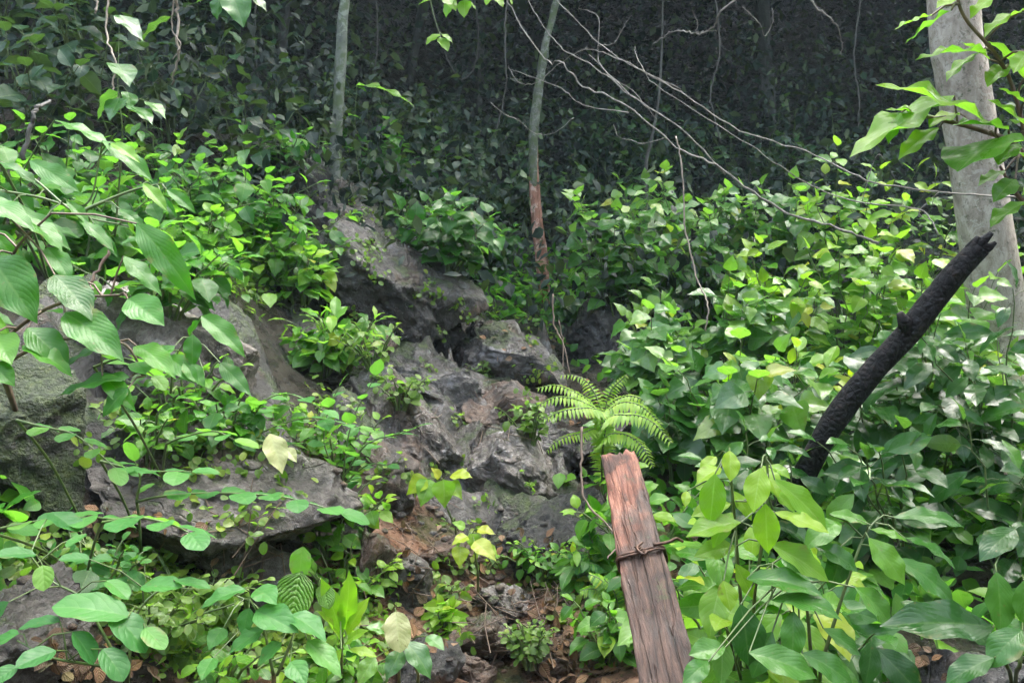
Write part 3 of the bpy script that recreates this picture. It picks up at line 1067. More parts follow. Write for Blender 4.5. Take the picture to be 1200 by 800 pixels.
# ------------------------------------------------------------------ charred pole
def build_pole():
    P = [at(912, 610, 3.3), at(940, 560, 3.22), at(975, 497, 3.13), at(1020, 438, 3.05), at(1066, 388, 2.97), at(1100, 344, 2.92), at(1128, 310, 2.87), at(1149, 289, 2.84)]
    g = hit(885, 665)[0]
    P = [g - UP * .1, (g + P[0]) / 2] + P
    C = catmull(np.array(P), 14)
    d = .5 * np.array([54, 53, 52, 50, 46, 44, 43, 46, 42, 40, 36]) * 1.9 / F_PX
    rad = np.interp(np.linspace(0, 1, len(C)), np.linspace(0, 1, len(d)), d)
    base = C[0]
    root = thing("charred_pole", "black charred pole leaning up to the right over the bushes", "pole", base)
    tb = Tubes()
    tb.add(C, rad, 48, .12, 2, 9, stretch=.5)
    link("shaft", tb.mesh("shaft", base), M['char'], root)
    tp = Tubes()
    e, dr = C[-1], nrm(C[-1] - C[-6])
    sd = nrm(np.cross(dr, FWD))
    for k, (o1, ln, rr) in enumerate([(-.022, .04, .012), (.006, .055, .016), (.026, .02, .011), (-.01, .02, .017)]):
        tp.add(np.array([e - dr * .03 + sd * o1, e + dr * ln * .4 + sd * o1, e + dr * ln + sd * o1 * 1.15]), np.array([rr * 1.1, rr, rr * .55]), 12, .3, k, 40)
    link("splintered_tip", tp.mesh("splintered_tip", base), M['char'], root)
    br = Tubes()
    q = C[int(len(C) * .66)]
    br.add(np.array([q, q + np.array([-.03, -.05, .035]), q + np.array([-.05, -.06, .065])]), [.03, .022, .01], 12, .3, 9, 40)
    link("snag", br.mesh("snag", base), M['char'], root)


build_pole()


# ------------------------------------------------------------------ trees with trunks one can tell apart
def crown(root, top, base, n, R, L, mat, kind='ovate'):
    lv = Leaves()
    cl = rng.normal(size=(n // 14, 3)) * R
    for c in cl:
        m = 14
        P = top + c + rng.normal(size=(m, 3)) * .35
        lv.add_many(P, nrm(rng.normal(size=(m, 3)) + np.array([0, 0, -.5])), UP + rng.normal(size=(m, 3)) * .5, L * rng.uniform(.6, 1.2, m), 1, .6, rng.random(m) * .6, kind, 2)
    link("crown", lv.mesh("crown", base), M[mat], root)


def tree(name, label, poly, widths, mat, sides=24, rough=.08, crown_h=4.0, crown_n=1400, leaf=.22, root_flare=1.2, freq=5, extra=None, cmat='dim', crownR=(1.3, 1.3, .8), base_at=None):
    P = [at(*p) for p in poly]
    g = ground_below(P[0] if base_at is None else at(*base_at))
    dirn = nrm(P[-1] - P[-2])
    top = P[-1] + dirn * crown_h
    pts_ = [g - UP * .15] + P + [P[-1] + dirn * crown_h * .5 + RIGHT * .1, top]
    C = catmull(np.array(pts_), 16)
    r = np.array([widths[0] * root_flare] + list(widths) + [widths[-1] * .8, widths[-1] * .4])
    rad = np.interp(np.linspace(0, 1, len(C)), np.linspace(0, 1, len(r)), r)
    root = thing(name, label, "tree", g)
    tb = Tubes()
    tb.add(C, rad, sides, rough, len(label), freq, stretch=.5)
    tr = link("trunk", tb.mesh("trunk", g), M[mat], root)
    lb = Tubes()
    for k in range(6):
        a = k * 1.05 + rng.random()
        q = C[-3 - 3 * k]
        e = q + np.array([math.cos(a) * crownR[0], math.sin(a) * crownR[0], rng.uniform(.5, 1.4)])
        lb.add(catmull(np.array([q, (q + e) / 2 + UP * .25, e]), 6), np.linspace(widths[-1] * .45, widths[-1] * .1, 13), 7, .1, k)
    link("limbs", lb.mesh("limbs", g), M[mat], root)
    crown(root, top + UP * .3, g, crown_n, np.array(crownR), leaf, cmat)
    return root, C, g


# pale tree at the right edge
T_, C_, g_ = tree("pale_tree", "thick pale pinkish-grey tree trunk at the right behind the bright leaves",
                  [(1172, 400, 4.9), (1163, 330, 4.85), (1152, 250, 4.8), (1140, 170, 4.78), (1126, 80, 4.75), (1117, 0, 4.75)],
                  [.155, .15, .14, .135, .135, .135], 'pale_bark', 40, .05, 4.5, 1600, .25, 1.15, 4, cmat='heart', crownR=(1.5, 1.2, .7))
tree("slim_grey_tree", "slim straight pale grey tree trunk standing left of centre in the dark forest", [(392, 204, 6.3), (396, 130, 6.3), (400, 60, 6.3), (405, -5, 6.3)],
     [.045, .042, .04, .038], 'grey_bark', 16, .08, 3, 700, .2)
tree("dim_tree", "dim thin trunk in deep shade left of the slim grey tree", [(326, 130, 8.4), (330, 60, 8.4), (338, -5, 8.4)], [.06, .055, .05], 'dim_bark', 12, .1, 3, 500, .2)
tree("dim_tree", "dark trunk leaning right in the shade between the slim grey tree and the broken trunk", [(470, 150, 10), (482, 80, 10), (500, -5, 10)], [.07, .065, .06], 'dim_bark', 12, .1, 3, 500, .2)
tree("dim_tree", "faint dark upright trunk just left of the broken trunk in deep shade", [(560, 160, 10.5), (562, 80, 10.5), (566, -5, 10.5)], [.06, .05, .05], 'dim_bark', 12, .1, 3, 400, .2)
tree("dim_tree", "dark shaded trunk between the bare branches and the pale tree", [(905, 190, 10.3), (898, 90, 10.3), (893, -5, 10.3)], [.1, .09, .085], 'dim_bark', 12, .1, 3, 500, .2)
tree("thin_sapling", "thin brown sapling stem behind the bare branches", [(757, 205, 7.6), (762, 170, 7.6), (768, 140, 7.6), (773, 104, 7.6), (776, 40, 7.6), (778, -10, 7.6)],
     [.016, .015, .014, .012, .01, .009], 'dim_bark', 10, .1, 2, 300, .15)


def broken_trunk():
    g, _, dg = hit(638, 352)
    poly = [(638, 348, dg), (634, 300, dg), (628, 250, dg), (625, 200, dg), (626, 150, dg), (632, 100, dg), (640, 50, dg), (650, 10, dg), (655, -20, dg)]
    P = [at(*p) for p in poly]
    root = thing("broken_trunk", "slender mossy trunk split open to reddish wood near its foot", "tree trunk", g)
    C = catmull(np.array(P[2:] + [P[-1] + UP * .8]), 12)
    tb = Tubes()
    tb.add(C, np.interp(np.linspace(0, 1, len(C)), [0, .12, .25, .4, .6, 1], [.018, .03, .042, .038, .028, .024]), 22, .2, 3, 14, stretch=.5)
    link("mossy_trunk", tb.mesh("mossy_trunk", g), M['mossy_bark'], root)
    D = catmull(np.array([g - UP * .1] + P[:6]), 12)
    for k, (ox, w0, w1, mt) in enumerate([(-.034, .026, .012, 'split_wood'), (.0, .036, .024, 'split_wood'), (.038, .024, .014, 'split_wood')]):
        s = Tubes()
        off = np.linspace(.6, 1.0, len(D))[:, None] * ox * RIGHT + FWD * (.012 if k == 1 else 0)
        e_ = len(D) - (22, 8, 16)[k]
        s.add(D[:e_] + off[:e_], np.interp(np.linspace(0, 1, e_), [0, .6, .85, 1], [w0 * 1.3, w0, w1, .003]), 10, .3, k + 5, 20, stretch=.2)
        link("split_strip", s.mesh("split_strip", g), M[mt], root)


broken_trunk()


# ------------------------------------------------------------------ bare branches and vines
def branch_thing(name, label, cat, polys, mat, group=None, part="twig", wig=.02):
    base = at(*polys[0][0][0])
    root = thing(name, label, cat, base, group)
    for pts_, r0, r1 in polys:
        P = np.array([at(*p) for p in pts_])
        P[1:-1] += rng.normal(size=P[1:-1].shape) * wig
        C = catmull(P, 7)
        tb = Tubes()
        C[1:-1] += rng.normal(size=C[1:-1].shape) * r0 * .35
        k_ = .5 if mat == 'twig' else .7
        tb.add(C, np.linspace(r0 * k_, r1 * k_, len(C)), 7, .2, len(C), 40)
        link(part, tb.mesh(part, base), M[mat], root)
    return root


def z(pts_, d0, d1):
    n_ = len(pts_)
    return [(x, y, d0 + (d1 - d0) * i / max(1, n_ - 1)) for i, (x, y) in enumerate(pts_)]


branch_thing("dead_branch", "bare pale dead branch with many twigs slanting across the top of the bushes", "branch", [
    (z([(1030, 285), (982, 267), (911, 243), (850, 203), (798, 168), (737, 128), (690, 98), (657, 78), (633, 61), (602, 0), (596, -30)], 4.6, 5.2), .014, .005),
    (z([(850, 205), (800, 160), (744, 115), (704, 80), (662, 60), (640, 40), (622, 15), (617, -10)], 4.9, 5.3), .009, .004),
    (z([(761, 128), (724, 98), (707, 67), (699, 27), (678, 10)], 5.0, 5.3), .007, .003),
    (z([(737, 132), (690, 125), (656, 108), (609, 79), (598, 82)], 5.1, 5.3), .006, .0025),
    (z([(798, 105), (744, 73), (704, 66), (680, 64), (650, 78), (625, 96), (610, 94), (596, 79)], 5.0, 5.3), .006, .0025),
    (z([(700, 54), (720, 40), (735, 28), (741, 18)], 5.3, 5.3), .005, .002),
    (z([(778, 162), (750, 166), (737, 165), (726, 158), (719, 146)], 5.0, 5.1), .005, .0025),
    (z([(690, 64), (715, 92), (738, 110), (770, 140)], 5.2, 5.0), .005, .003)], 'twig')
branch_thing("dead_branch", "long bare grey branch running level to the pale tree above the bushes", "branch", [
    (z([(1198, 232), (1104, 226), (1016, 209), (952, 186), (867, 152), (800, 108), (754, 84), (704, 54), (655, 10), (640, -15)], 4.4, 5.4), .010, .004),
    (z([(1100, 275), (1070, 251), (1002, 236), (935, 209), (867, 169), (800, 121), (760, 95), (745, 70), (744, 55)], 4.4, 5.2), .008, .003),
    (z([(1010, 236), (1030, 190), (1040, 188), (1052, 216)], 4.5, 4.5), .004, .002),
    (z([(1094, 260), (1075, 245), (1100, 225)], 4.4, 4.4), .004, .002)], 'twig')
branch_thing("dead_branch", "short crooked bare branch hanging in from the top edge right of centre", "branch", [
    (z([(876, -10), (850, 18), (834, 29), (812, 42), (790, 41), (772, 40), (765, 54)], 4.0, 4.2), .009, .004),
    (z([(811, 12), (812, 28), (822, 32), (840, 36)], 4.1, 4.1), .004, .002),
    (z([(870, 8), (885, 26), (896, 36), (904, 24), (905, 10)], 4.1, 4.2), .004, .002)], 'twig')
branch_thing("dead_branch", "single straight twig hanging from the top edge left of the pale tree", "branch", [
    (z([(950, -12), (957, 5), (967, 28), (980, 52), (986, 66)], 3.4, 3.4), .008, .003)], 'twig')
branch_thing("dead_branch", "thin curved bare twig crossing the mossy part of the broken trunk", "branch", [
    (z([(575, 120), (588, 134), (602, 145), (620, 152), (636, 153), (655, 149), (672, 138)], 5.8, 5.8), .005, .003)], 'twig')
branch_thing("hanging_vine", "thin brown vine hanging down in front of the heart-leaved shrub", "vine", [
    (z([(792, 160), (796, 195), (802, 240), (807, 272), (815, 322), (822, 360), (827, 388)], 4.3, 4.0), .006, .005)], 'vine')
branch_thing("hanging_vine", "pale twisted vine hanging from the top edge on the dark left side", "vine", [
    (z([(206, -10), (204, 20), (203, 50), (206, 64), (201, 100)], 4.6, 4.7), .011, .008),
    (z([(205, -10), (202, 25), (206, 52), (202, 70)], 4.55, 4.6), .006, .004)], 'vine')
branch_thing("hanging_vine", "green vine ending in pale wet leaves on the dark left side", "vine", [
    (z([(127, -10), (126, 40), (129, 75), (135, 102), (140, 118)], 3.7, 3.6), .006, .005)], 'vine')
branch_thing("hanging_vine", "short pale vine at the top edge near the upper left corner", "vine", [(z([(112, -8), (112, 6), (111, 16)], 4.4, 4.4), .01, .006)], 'vine')
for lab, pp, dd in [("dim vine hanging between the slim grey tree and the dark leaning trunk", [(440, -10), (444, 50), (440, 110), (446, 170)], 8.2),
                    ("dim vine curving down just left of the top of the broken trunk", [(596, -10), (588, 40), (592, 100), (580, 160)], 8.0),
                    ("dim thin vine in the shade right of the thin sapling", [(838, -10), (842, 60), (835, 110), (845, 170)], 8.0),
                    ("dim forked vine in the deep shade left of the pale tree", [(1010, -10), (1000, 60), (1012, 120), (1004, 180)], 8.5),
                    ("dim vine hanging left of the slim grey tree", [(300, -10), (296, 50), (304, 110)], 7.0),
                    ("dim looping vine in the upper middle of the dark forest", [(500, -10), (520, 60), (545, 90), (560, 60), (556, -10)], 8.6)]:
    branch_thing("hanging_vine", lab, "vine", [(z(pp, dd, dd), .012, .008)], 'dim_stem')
branch_thing("fallen_stick", "reddish brown stick lying diagonally through the leaves on the left bank", "stick", [
    (z([(128, 292), (115, 322), (108, 340)], 2.7, 2.65), .007, .006)], 'stem_brown')
branch_thing("fallen_stick", "grey leaning stick in the shade of the upper left plants", "stick", [
    (z([(28, 188), (42, 158), (53, 132), (58, 118)], 3.3, 3.4), .013, .01)], 'dim_stem')
branch_thing("root", "thin brown root strand hanging in front of the dark rounded boulder", "root", [
    (z([(682, 500), (684, 545), (691, 590), (706, 625), (712, 655)], 2.9, 2.6), .006, .004)], 'stem_brown')
branch_thing("root", "thin root strands hanging below the foot of the broken trunk", "root", [
    (z([(648, 345), (652, 380), (658, 405), (668, 440)], 5.6, 5.3), .009, .005),
    (z([(655, 375), (662, 410), (660, 440)], 5.5, 5.3), .006, .004)], 'stem_brown')

# ------------------------------------------------------------------ right hand bushes: heart-leaved shrubs
HS = "heart-leaved shrubs on the right slope"


def heart(label, px, py, h, r, ns=9, nl=13, mat='heart', L=.15, **k):
    L = max(L, .17)
    k['rbias'] = k.get('rbias', 0) + .05
    k.setdefault('droop', .45)
    k.setdefault('face', 1.0)
    k.setdefault('up', .75)
    k.setdefault('curl', .5)
    k.setdefault('t0', .2)
    shrub("heart_leaf_shrub", label, "shrub", px, py, h, r, k.pop('kind', 'heart'), L, ns, nl, mat, group=HS, **k)


heart("pale green heart-leaved shrub just right of the broken trunk", 730, 372, 1.1, .5, 12, 13)
heart("tall heart-leaved shrub whose tips stand against the dark forest right of the broken trunk", 765, 372, 1.5, .5, 12, 14)
heart("heart-leaved shrub directly behind the hanging brown vine", 815, 385, 1.25, .55, 13, 14)
heart("pale heart-leaved shrub right of the hanging vine, under the bare branches", 868, 385, 1.2, .6, 13, 14)
heart("heart-leaved shrub behind the middle of the bare branches", 915, 380, 1.3, .6, 12, 14)
heart("mid green heart-leaved shrub with yellow tips left of the pale tree", 985, 385, 1.35, .65, 13, 14, 'bright', rbias=.15, kind='ovate', L=.17)
heart("light green shrub at the foot of the pale tree, left side", 1060, 400, 1.15, .6, 12, 13, 'bright', rbias=.15, kind='lance', L=.18, wmul=1.3)
heart("shrub with drooping light leaves hiding the foot of the pale tree", 1165, 446, .72, .5, 13, 12, 'bright')
heart("shrub with light leaves right of the pale tree at the picture edge", 1235, 430, 1.3, .6, 10, 12, 'bright')
heart("low heart-leaved shrub over the dark gap right of the gully head", 745, 468, .62, .4, 9, 10, L=.14)
heart("heart-leaved shrub with large round leaves above the yellow-green fern", 790, 500, .85, .42, 10, 11, L=.15)
heart("heart-leaved shrub in the middle of the right slope below the hanging vine", 850, 480, .95, .55, 13, 13, L=.14)
heart("bright shrub left of the upper half of the charred pole", 925, 470, 1.05, .55, 13, 13, 'bright', kind='ovate', L=.16, rbias=.12)
heart("bright leafy shrub behind the upper end of the charred pole", 1010, 470, 1.05, .6, 13, 13, 'bright', L=.15, rbias=.12)
heart("shrub with wet shiny leaves right of the upper end of the charred pole", 1110, 500, .95, .55, 12, 12, 'bright', L=.15)
heart("dark green heart-leaved shrub in the shaded hollow below the vine", 790, 560, .6, .4, 8, 9, 'glossy', L=.15)
heart("heart-leaved shrub left of the foot of the charred pole", 868, 560, .75, .42, 10, 11, L=.15)
heart("shrub with mixed yellow and green leaves left of the charred pole middle", 925, 545, .7, .4, 10, 11, 'bright', kind='lance', L=.17, rbias=.2, wmul=1.3)


def gloss(label, px, py, h, r, ns=8, nl=9, L=.2, mat='glossy', kind='lance', **k):
    k.setdefault('droop', .5)
    k.setdefault('face', .75)
    shrub("glossy_shrub", label, "shrub", px, py, h, r, kind, L, ns, nl, mat, group="dark glossy shrubs right of the charred pole", wmul=k.pop('wmul', 1.25), **k)


gloss("dark glossy shrub below the middle of the charred pole", 1010, 580, .8, .45, 10, 10, .17, kind='ovate', wmul=.85)
gloss("dark glossy shrub with pointed leaves right of the charred pole", 1085, 590, .85, .5, 11, 10, .18, kind='ovate', wmul=.8)
gloss("dark glossy shrub at the right edge below the pale tree", 1180, 590, .9, .5, 11, 10, .2)
gloss("deep green shrub in the shade near the lower right corner", 1060, 680, .6, .42, 8, 8, .2)
gloss("deep green shrub on the right edge above the large dark leaf", 1190, 680, .65, .4, 8, 8, .2)
gloss("dark broad-leaved shrub between the post and the charred pole foot", 905, 660, .5, .36, 8, 8, .17)
gloss("dark leafy shrub at the bottom edge right of the post", 870, 790, .34, .3, 8, 7, .17)
gloss("dark leafy shrub at the bottom edge under the big glossy leaves", 985, 800, .36, .32, 8, 7, .18)

# near plant with long glossy leaves right of the post
hero("long_leaf_plant", "bright glossy plant with long upright leaves just right of the wooden post", "plant", (880, 830),
     [[(868, 700, 1.75), (862, 620, 1.72), (857, 560, 1.7), (855, 533, 1.7)], [(885, 690, 1.72), (897, 610, 1.7), (900, 560, 1.7), (897, 533, 1.7)]],
     [(855, 528, 854, 562, 1.68, 1.62, 1), (838, 555, 834, 612, 1.68, 1.56, .35), (892, 548, 882, 597, 1.66, 1.62, .8), (897, 590, 899, 645, 1.64, 1.62, .7),
      (908, 562, 970, 617, 1.68, 1.19, .4), (908, 600, 968, 624, 1.66, 1.25, .9), (868, 612, 806, 626, 1.66, 1.50, .45), (903, 638, 969, 676, 1.64, 1.56, .4),
      (845, 548, 818, 565, 1.72, 2.00, .95), (893, 545, 912, 580, 1.74, 1.50, .85), (858, 600, 836, 640, 1.7, 1.38, .6), (862, 640, 815, 650, 1.7, 1.50, .5),
      (900, 545, 925, 560, 1.76, 1.50, .6), (858, 575, 880, 608, 1.72, 1.38, .7), (840, 535, 820, 552, 1.76, 1.50, 1), (848, 680, 854, 714, 1.62, 2.12, .7),
      (805, 575, 802, 593, 1.75, 1.50, .9), (900, 570, 930, 600, 1.72, 1.38, .6), (862, 660, 880, 700, 1.68, 1.50, .5), (856, 590, 812, 604, 1.72, 1.38, .7)],
     'backlit', 'lance', curl=.55, facing=.7, rbias=.1)
hero("broad_leaf_plant", "glossy dark green plant with broad drooping leaves in the lower right", "plant", (960, 830),
     [[(950, 760, 1.7), (945, 710, 1.68), (930, 680, 1.66), (905, 660, 1.68)], [(965, 770, 1.72), (990, 690, 1.72), (1012, 630, 1.74), (1030, 605, 1.76)]],
     [(905, 703, 986, 722, 1.6, 1.35, .45), (868, 708, 874, 778, 1.6, 1.9, .15), (930, 716, 928, 772, 1.58, 1.5, .5), (850, 758, 810, 768, 1.55, 1.9, .6),
      (878, 764, 955, 796, 1.52, 1.4, .55), (875, 678, 962, 692, 1.64, 1.2, .45), (965, 736, 1007, 768, 1.62, 1.7, .3), (1018, 630, 1057, 684, 1.64, 1.7, .85),
      (1002, 688, 1046, 733, 1.62, 1.8, .55), (1048, 606, 1128, 613, 1.75, .95, .3), (972, 602, 1018, 613, 1.75, 1.2, .6), (1060, 630, 1119, 663, 1.72, 1.0, .35),
      (1050, 655, 1118, 710, 1.66, 1.35, .35), (955, 640, 1005, 670, 1.72, 1.5, .3), (985, 640, 975, 690, 1.72, 1.6, .2), (905, 740, 880, 790, 1.6, 1.6, .3),
      (940, 765, 1000, 800, 1.55, 1.4, .45), (830, 775, 800, 800, 1.5, 1.5, .4), (1020, 620, 1062, 634, 1.74, 1.3, .75), (985, 612, 940, 640, 1.74, 1.3, .5)],
     'glossy', 'lance', curl=.7, facing=.75, rbias=.2)
hero("large_leaf_plant", "plant with one very large dark shiny leaf lying level at the lower right", "plant", (1190, 830),
     [[(1180, 780, 1.6), (1170, 745, 1.6), (1168, 700, 1.62), (1165, 665, 1.64)], [(1195, 780, 1.55), (1200, 720, 1.58), (1198, 680, 1.6)]],
     [(1164, 735, 1042, 738, 1.6, 1.1, .15), (1168, 670, 1172, 738, 1.58, 1.7, .75), (1200, 680, 1199, 732, 1.55, 1.6, .75), (1198, 738, 1156, 778, 1.52, 1.7, .45),
      (1165, 770, 1110, 800, 1.5, 1.5, .3), (1190, 620, 1150, 655, 1.7, 1.4, .3)], 'glossy', 'lance', curl=.6, facing=.8)
# branch with backlit leaves in the upper right corner
hero("leafy_sapling", "sapling with large bright backlit leaves in front of the pale tree in the upper right", "sapling", ground_below(at(1290, 500, 2.4)),
     [[(1275, 420, 2.15), (1240, 280, 2.1), (1210, 190, 2.05), (1180, 85, 2.0), (1130, 20, 2.0), (1120, -20, 2.0)], [(1215, 210, 2.05), (1190, 170, 2.02), (1140, 150, 2.0), (1090, 138, 2.0), (1070, 132, 2.0)],
      [(1220, 260, 2.1), (1190, 225, 2.08), (1172, 195, 2.06)]],
     [(1157, 62, 1080, 68, 2.0, 1.15, .6), (1115, 12, 1064, 48, 1.96, 1.1, .3), (1092, 18, 1052, 33, 2.0, 1.2, .7), (1200, 12, 1153, 42, 1.95, 1.5, .75),
      (1200, 92, 1160, 50, 2.0, 1.9, .8), (1168, 150, 1036, 100, 1.95, 1.15, .7), (1118, 112, 998, 178, 1.98, 1.15, .65), (1100, 150, 1056, 186, 2.0, 1.25, .8),
      (1148, 62, 1108, 94, 2.02, 1.3, .6), (1182, 76, 1158, 100, 2.02, 1.5, .7), (1122, 132, 1092, 148, 2.02, 1.5, 1), (1056, 132, 1043, 167, 1.97, 1.2, .5),
      (1168, 162, 1128, 198, 1.93, 2.2, .0, 'ovate'), (1192, 168, 1170, 192, 1.95, 1.8, .2), (1205, 150, 1160, 118, 1.92, 1.7, .6), (1182, 152, 1118, 146, 1.97, 1.3, .45),
      (1178, 200, 1146, 216, 2.0, 1.3, .1), (1190, 210, 1166, 235, 1.95, 1.5, .1), (1202, 236, 1160, 264, 1.9, 1.6, .1), (1140, -5, 1100, 8, 1.98, 1.6, .9), (1170, -8, 1138, 20, 1.96, 1.6, .85),
      (1200, 120, 1172, 104, 1.95, 1.6, .7), (1095, 138, 1040, 128, 2.0, 1.2, .7), (1205, 190, 1180, 170, 1.98, 1.6, .3), (1160, 70, 1128, 50, 2.02, 1.2, .7), (1205, 60, 1186, 84, 1.9, 1.5, .7)],
     'backlit', 'lance', curl=.45, facing=.45, stem='stem_brown', sr=.008, upw=.85, wave=.05)
shrub("long_leaf_shrub", "dense bright green shrub close behind the upright long-leaved plant by the post", "shrub", 880, 700, .62, .3, 'lance', .17, 9, 9, 'bright', face=.8, droop=.45, wmul=1.3, depth=2.15, rbias=.15)
shrub("long_leaf_shrub", "low bright green shrub at the lower right side of the wooden post", "shrub", 835, 790, .34, .22, 'lance', .15, 8, 8, 'bright', face=.8, droop=.45, wmul=1.3, depth=1.95, rbias=.05)
# yellow-green sprigs among the bare twigs
shrub("yellow_sprig", "yellow-green sprigs at the right end of the bare branches", "shrub", 1040, 330, .75, .55, 'lance', .13, 8, 9, 'yellow', group=None, face=.5, droop=.3, wmul=1.2, depth=5.0)
shrub("yellow_sprig", "small yellow-green sprig beside the pale trunk above the charred pole tip", "shrub", 1110, 330, .55, .35, 'lance', .12, 6, 8, 'yellow', face=.5, droop=.2, wmul=1.2, depth=4.5)

# ------------------------------------------------------------------ fern with separate fronds
def fern(label, px, py, fr, mat='yellow', depth=None):
    B, nn, d = hit(px, py)
    if depth:
        B = ground_below(at(px, py, depth))
        d = depth
    root = thing("fern", label, "fern", B)
    for k, (pl, L) in enumerate(fr):
        C = catmull(np.array([B + UP * .02] + [at(x, y, d + dd) for x, y, dd in pl]), 10)
        st, lv = Tubes(), Leaves()
        st.add(C, np.linspace(.004, .0015, len(C)), 4, cap=False)
        seg = np.linalg.norm(np.diff(C, axis=0), axis=1)
        s = np.r_[0, np.cumsum(seg)] / seg.sum()
        for t in np.arange(.3, 1.0, .022):
            P = np.array([np.interp(t, s, C[:, i]) for i in range(3)])
            T = nrm(np.array([np.interp(min(1, t + .03), s, C[:, i]) for i in range(3)]) - P)
            S = nrm(np.cross(T, UP * .8 + TOCAM * .6))
            ll = L * .78 * math.sin(math.pi * min(1, (t - .2) / .83)) ** .7 + .008
            for sg in (-1, 1):
                lv.add(P, nrm(S * sg + T * .35 + np.array([0, 0, -.2])), UP * .8 + TOCAM * .6 + rng.normal(size=3) * .15, ll * rng.uniform(.85, 1.1), .66, .5, float(np.clip(.5 + rng.normal() * .2, 0, 1)), 'strap' if ll > .05 else 'strap', 1 if d < 3.6 else 2, .15)
        f = link("frond", lv.mesh("frond", B), M[mat], root)
        link("midrib", st.mesh("midrib", B), M['stem'], f)


for w_ in ('strap',):
    PROFILE['strap'] = ([0, .06, .2, .5, .8, 1], [.03, .16, .19, .17, .1, 0])
fern("yellow-green fern with arching fronds above the wooden post", 705, 545, [
    ([(705, 500, -.05), (690, 470, -.1), (655, 452, -.15), (628, 455, -.15)], .075), ([(708, 500, -.1), (722, 474, -.15), (748, 474, -.2), (776, 498, -.25)], .085),
    ([(706, 500, -.1), (700, 480, -.2), (665, 480, -.3), (635, 492, -.3)], .075), ([(708, 495, 0), (715, 460, 0), (728, 445, 0), (735, 438, 0)], .07),
    ([(703, 510, -.15), (680, 508, -.25), (655, 515, -.3), (640, 530, -.3)], .06), ([(710, 500, -.2), (737, 486, -.3), (764, 494, -.35), (788, 520, -.4)], .085), ([(704, 495, -.15), (685, 472, -.2), (655, 465, -.25), (632, 474, -.25)], .08), ([(707, 520, -.25), (728, 508, -.3), (750, 520, -.35), (766, 548, -.4)], .07),
    ([(708, 490, .05), (730, 465, .05), (755, 470, 0), (770, 500, 0)], .07), ([(705, 490, .05), (690, 450, .1), (672, 440, .1), (655, 440, .1)], .06)], depth=3.75)
fern("small green fern with stiff fronds between the post and the dark rounded boulder", 712, 680, [
    ([(702, 650, 0), (690, 625, 0), (686, 600, 0)], .05), ([(700, 655, 0), (680, 648, -.05), (665, 650, -.05)], .04), ([(712, 655, 0), (705, 635, 0), (700, 628, 0)], .04),
    ([(705, 665, -.05), (690, 660, -.1), (672, 668, -.1)], .04)], 'soft')
fern("small green fern low beside the left edge of the post", 722, 735, [
    ([(712, 700, 0), (695, 690, 0), (680, 692, 0)], .05), ([(716, 700, 0), (705, 680, 0), (690, 672, 0)], .05), ([(724, 710, 0), (718, 690, 0), (708, 678, 0)], .04)], 'bright')

# ------------------------------------------------------------------ left bank, leaf by leaf near the camera
hero("ribbed_leaf_shrub", "shrub with large ribbed green leaves hanging at the left edge", "shrub", (20, 470),
     [[(-30, 420, 2.1), (0, 340, 2.05), (20, 290, 2.0), (60, 250, 2.0)], [(-20, 420, 2.05), (40, 370, 2.0), (90, 350, 2.0), (150, 345, 2.0)], [(-20, 440, 2.0), (60, 400, 1.98), (140, 400, 1.96), (170, 440, 1.96)]],
     [(-12, 300, 38, 376, 1.95, 1.15, .45), (64, 322, 108, 372, 1.95, 1.15, .15), (76, 366, 145, 418, 1.92, 1.0, .5), (32, 384, 78, 432, 1.9, 1.15, .45), (26, 405, 82, 440, 1.88, .9, .55),
      (124, 405, 74, 430, 1.93, .75, .05), (152, 442, 70, 462, 1.9, .8, .1), (150, 455, 122, 488, 1.88, 1.1, .2), (150, 350, 190, 380, 1.95, 1.25, .5), (-8, 392, 15, 424, 1.9, 1.4, .75),
      (-12, 425, 14, 452, 1.85, 1.4, .55), (30, 255, 74, 292, 2.0, 1.1, .5), (-20, 232, 36, 268, 1.95, .9, .45), (160, 262, 232, 345, 2.05, .62, .55), (100, 330, 60, 345, 2.0, 1.0, .3),
      (160, 405, 202, 442, 1.95, .9, .6), (120, 440, 160, 478, 1.9, .75, .6), (10, 340, -20, 380, 1.95, 1.2, .5), (145, 300, 185, 345, 2.0, .8, .4), (55, 290, 85, 330, 2.0, .9, .35), (-10, 270, 20, 310, 2.02, 1, .55)],
     'ribbed', 'ovate', curl=.55, facing=.75, stem='stem_brown', sr=.007)
hero("long_leaf_shrub", "shrub with long pointed bright leaves on the upper left bank", "shrub", (60, 330),
     [[(-20, 220, 2.5), (40, 230, 2.5), (100, 240, 2.5), (118, 180, 2.5)], [(0, 190, 2.5), (40, 210, 2.5), (90, 250, 2.45), (150, 265, 2.45)], [(90, 250, 2.45), (150, 225, 2.5), (190, 215, 2.5)]],
     [(64, 141, 126, 172, 2.45, .95, .45), (120, 165, 174, 212, 2.42, .95, .5), (130, 168, 160, 190, 2.4, 1.0, 1), (35, 188, 86, 224, 2.4, 1.0, .5), (14, 238, 76, 292, 2.35, .8, .6), (-5, 190, 42, 218, 2.4, .9, .3),
      (155, 262, 198, 294, 2.4, .8, .6), (168, 215, 192, 246, 2.4, .95, .95), (195, 222, 228, 248, 2.5, 1.0, .5), (92, 256, 132, 292, 2.4, .9, .5), (78, 235, 104, 262, 2.42, 1, .65), (-10, 220, 16, 256, 2.35, 1.3, .1),
      (188, 228, 205, 255, 2.45, .8, .2), (140, 245, 168, 268, 2.45, .9, .4), (48, 262, 90, 278, 2.4, .8, .4), (110, 262, 138, 300, 2.42, .7, .35)],
     'ribbed', 'lance', curl=.5, facing=.7, stem='stem', sr=.006, fold=.25)
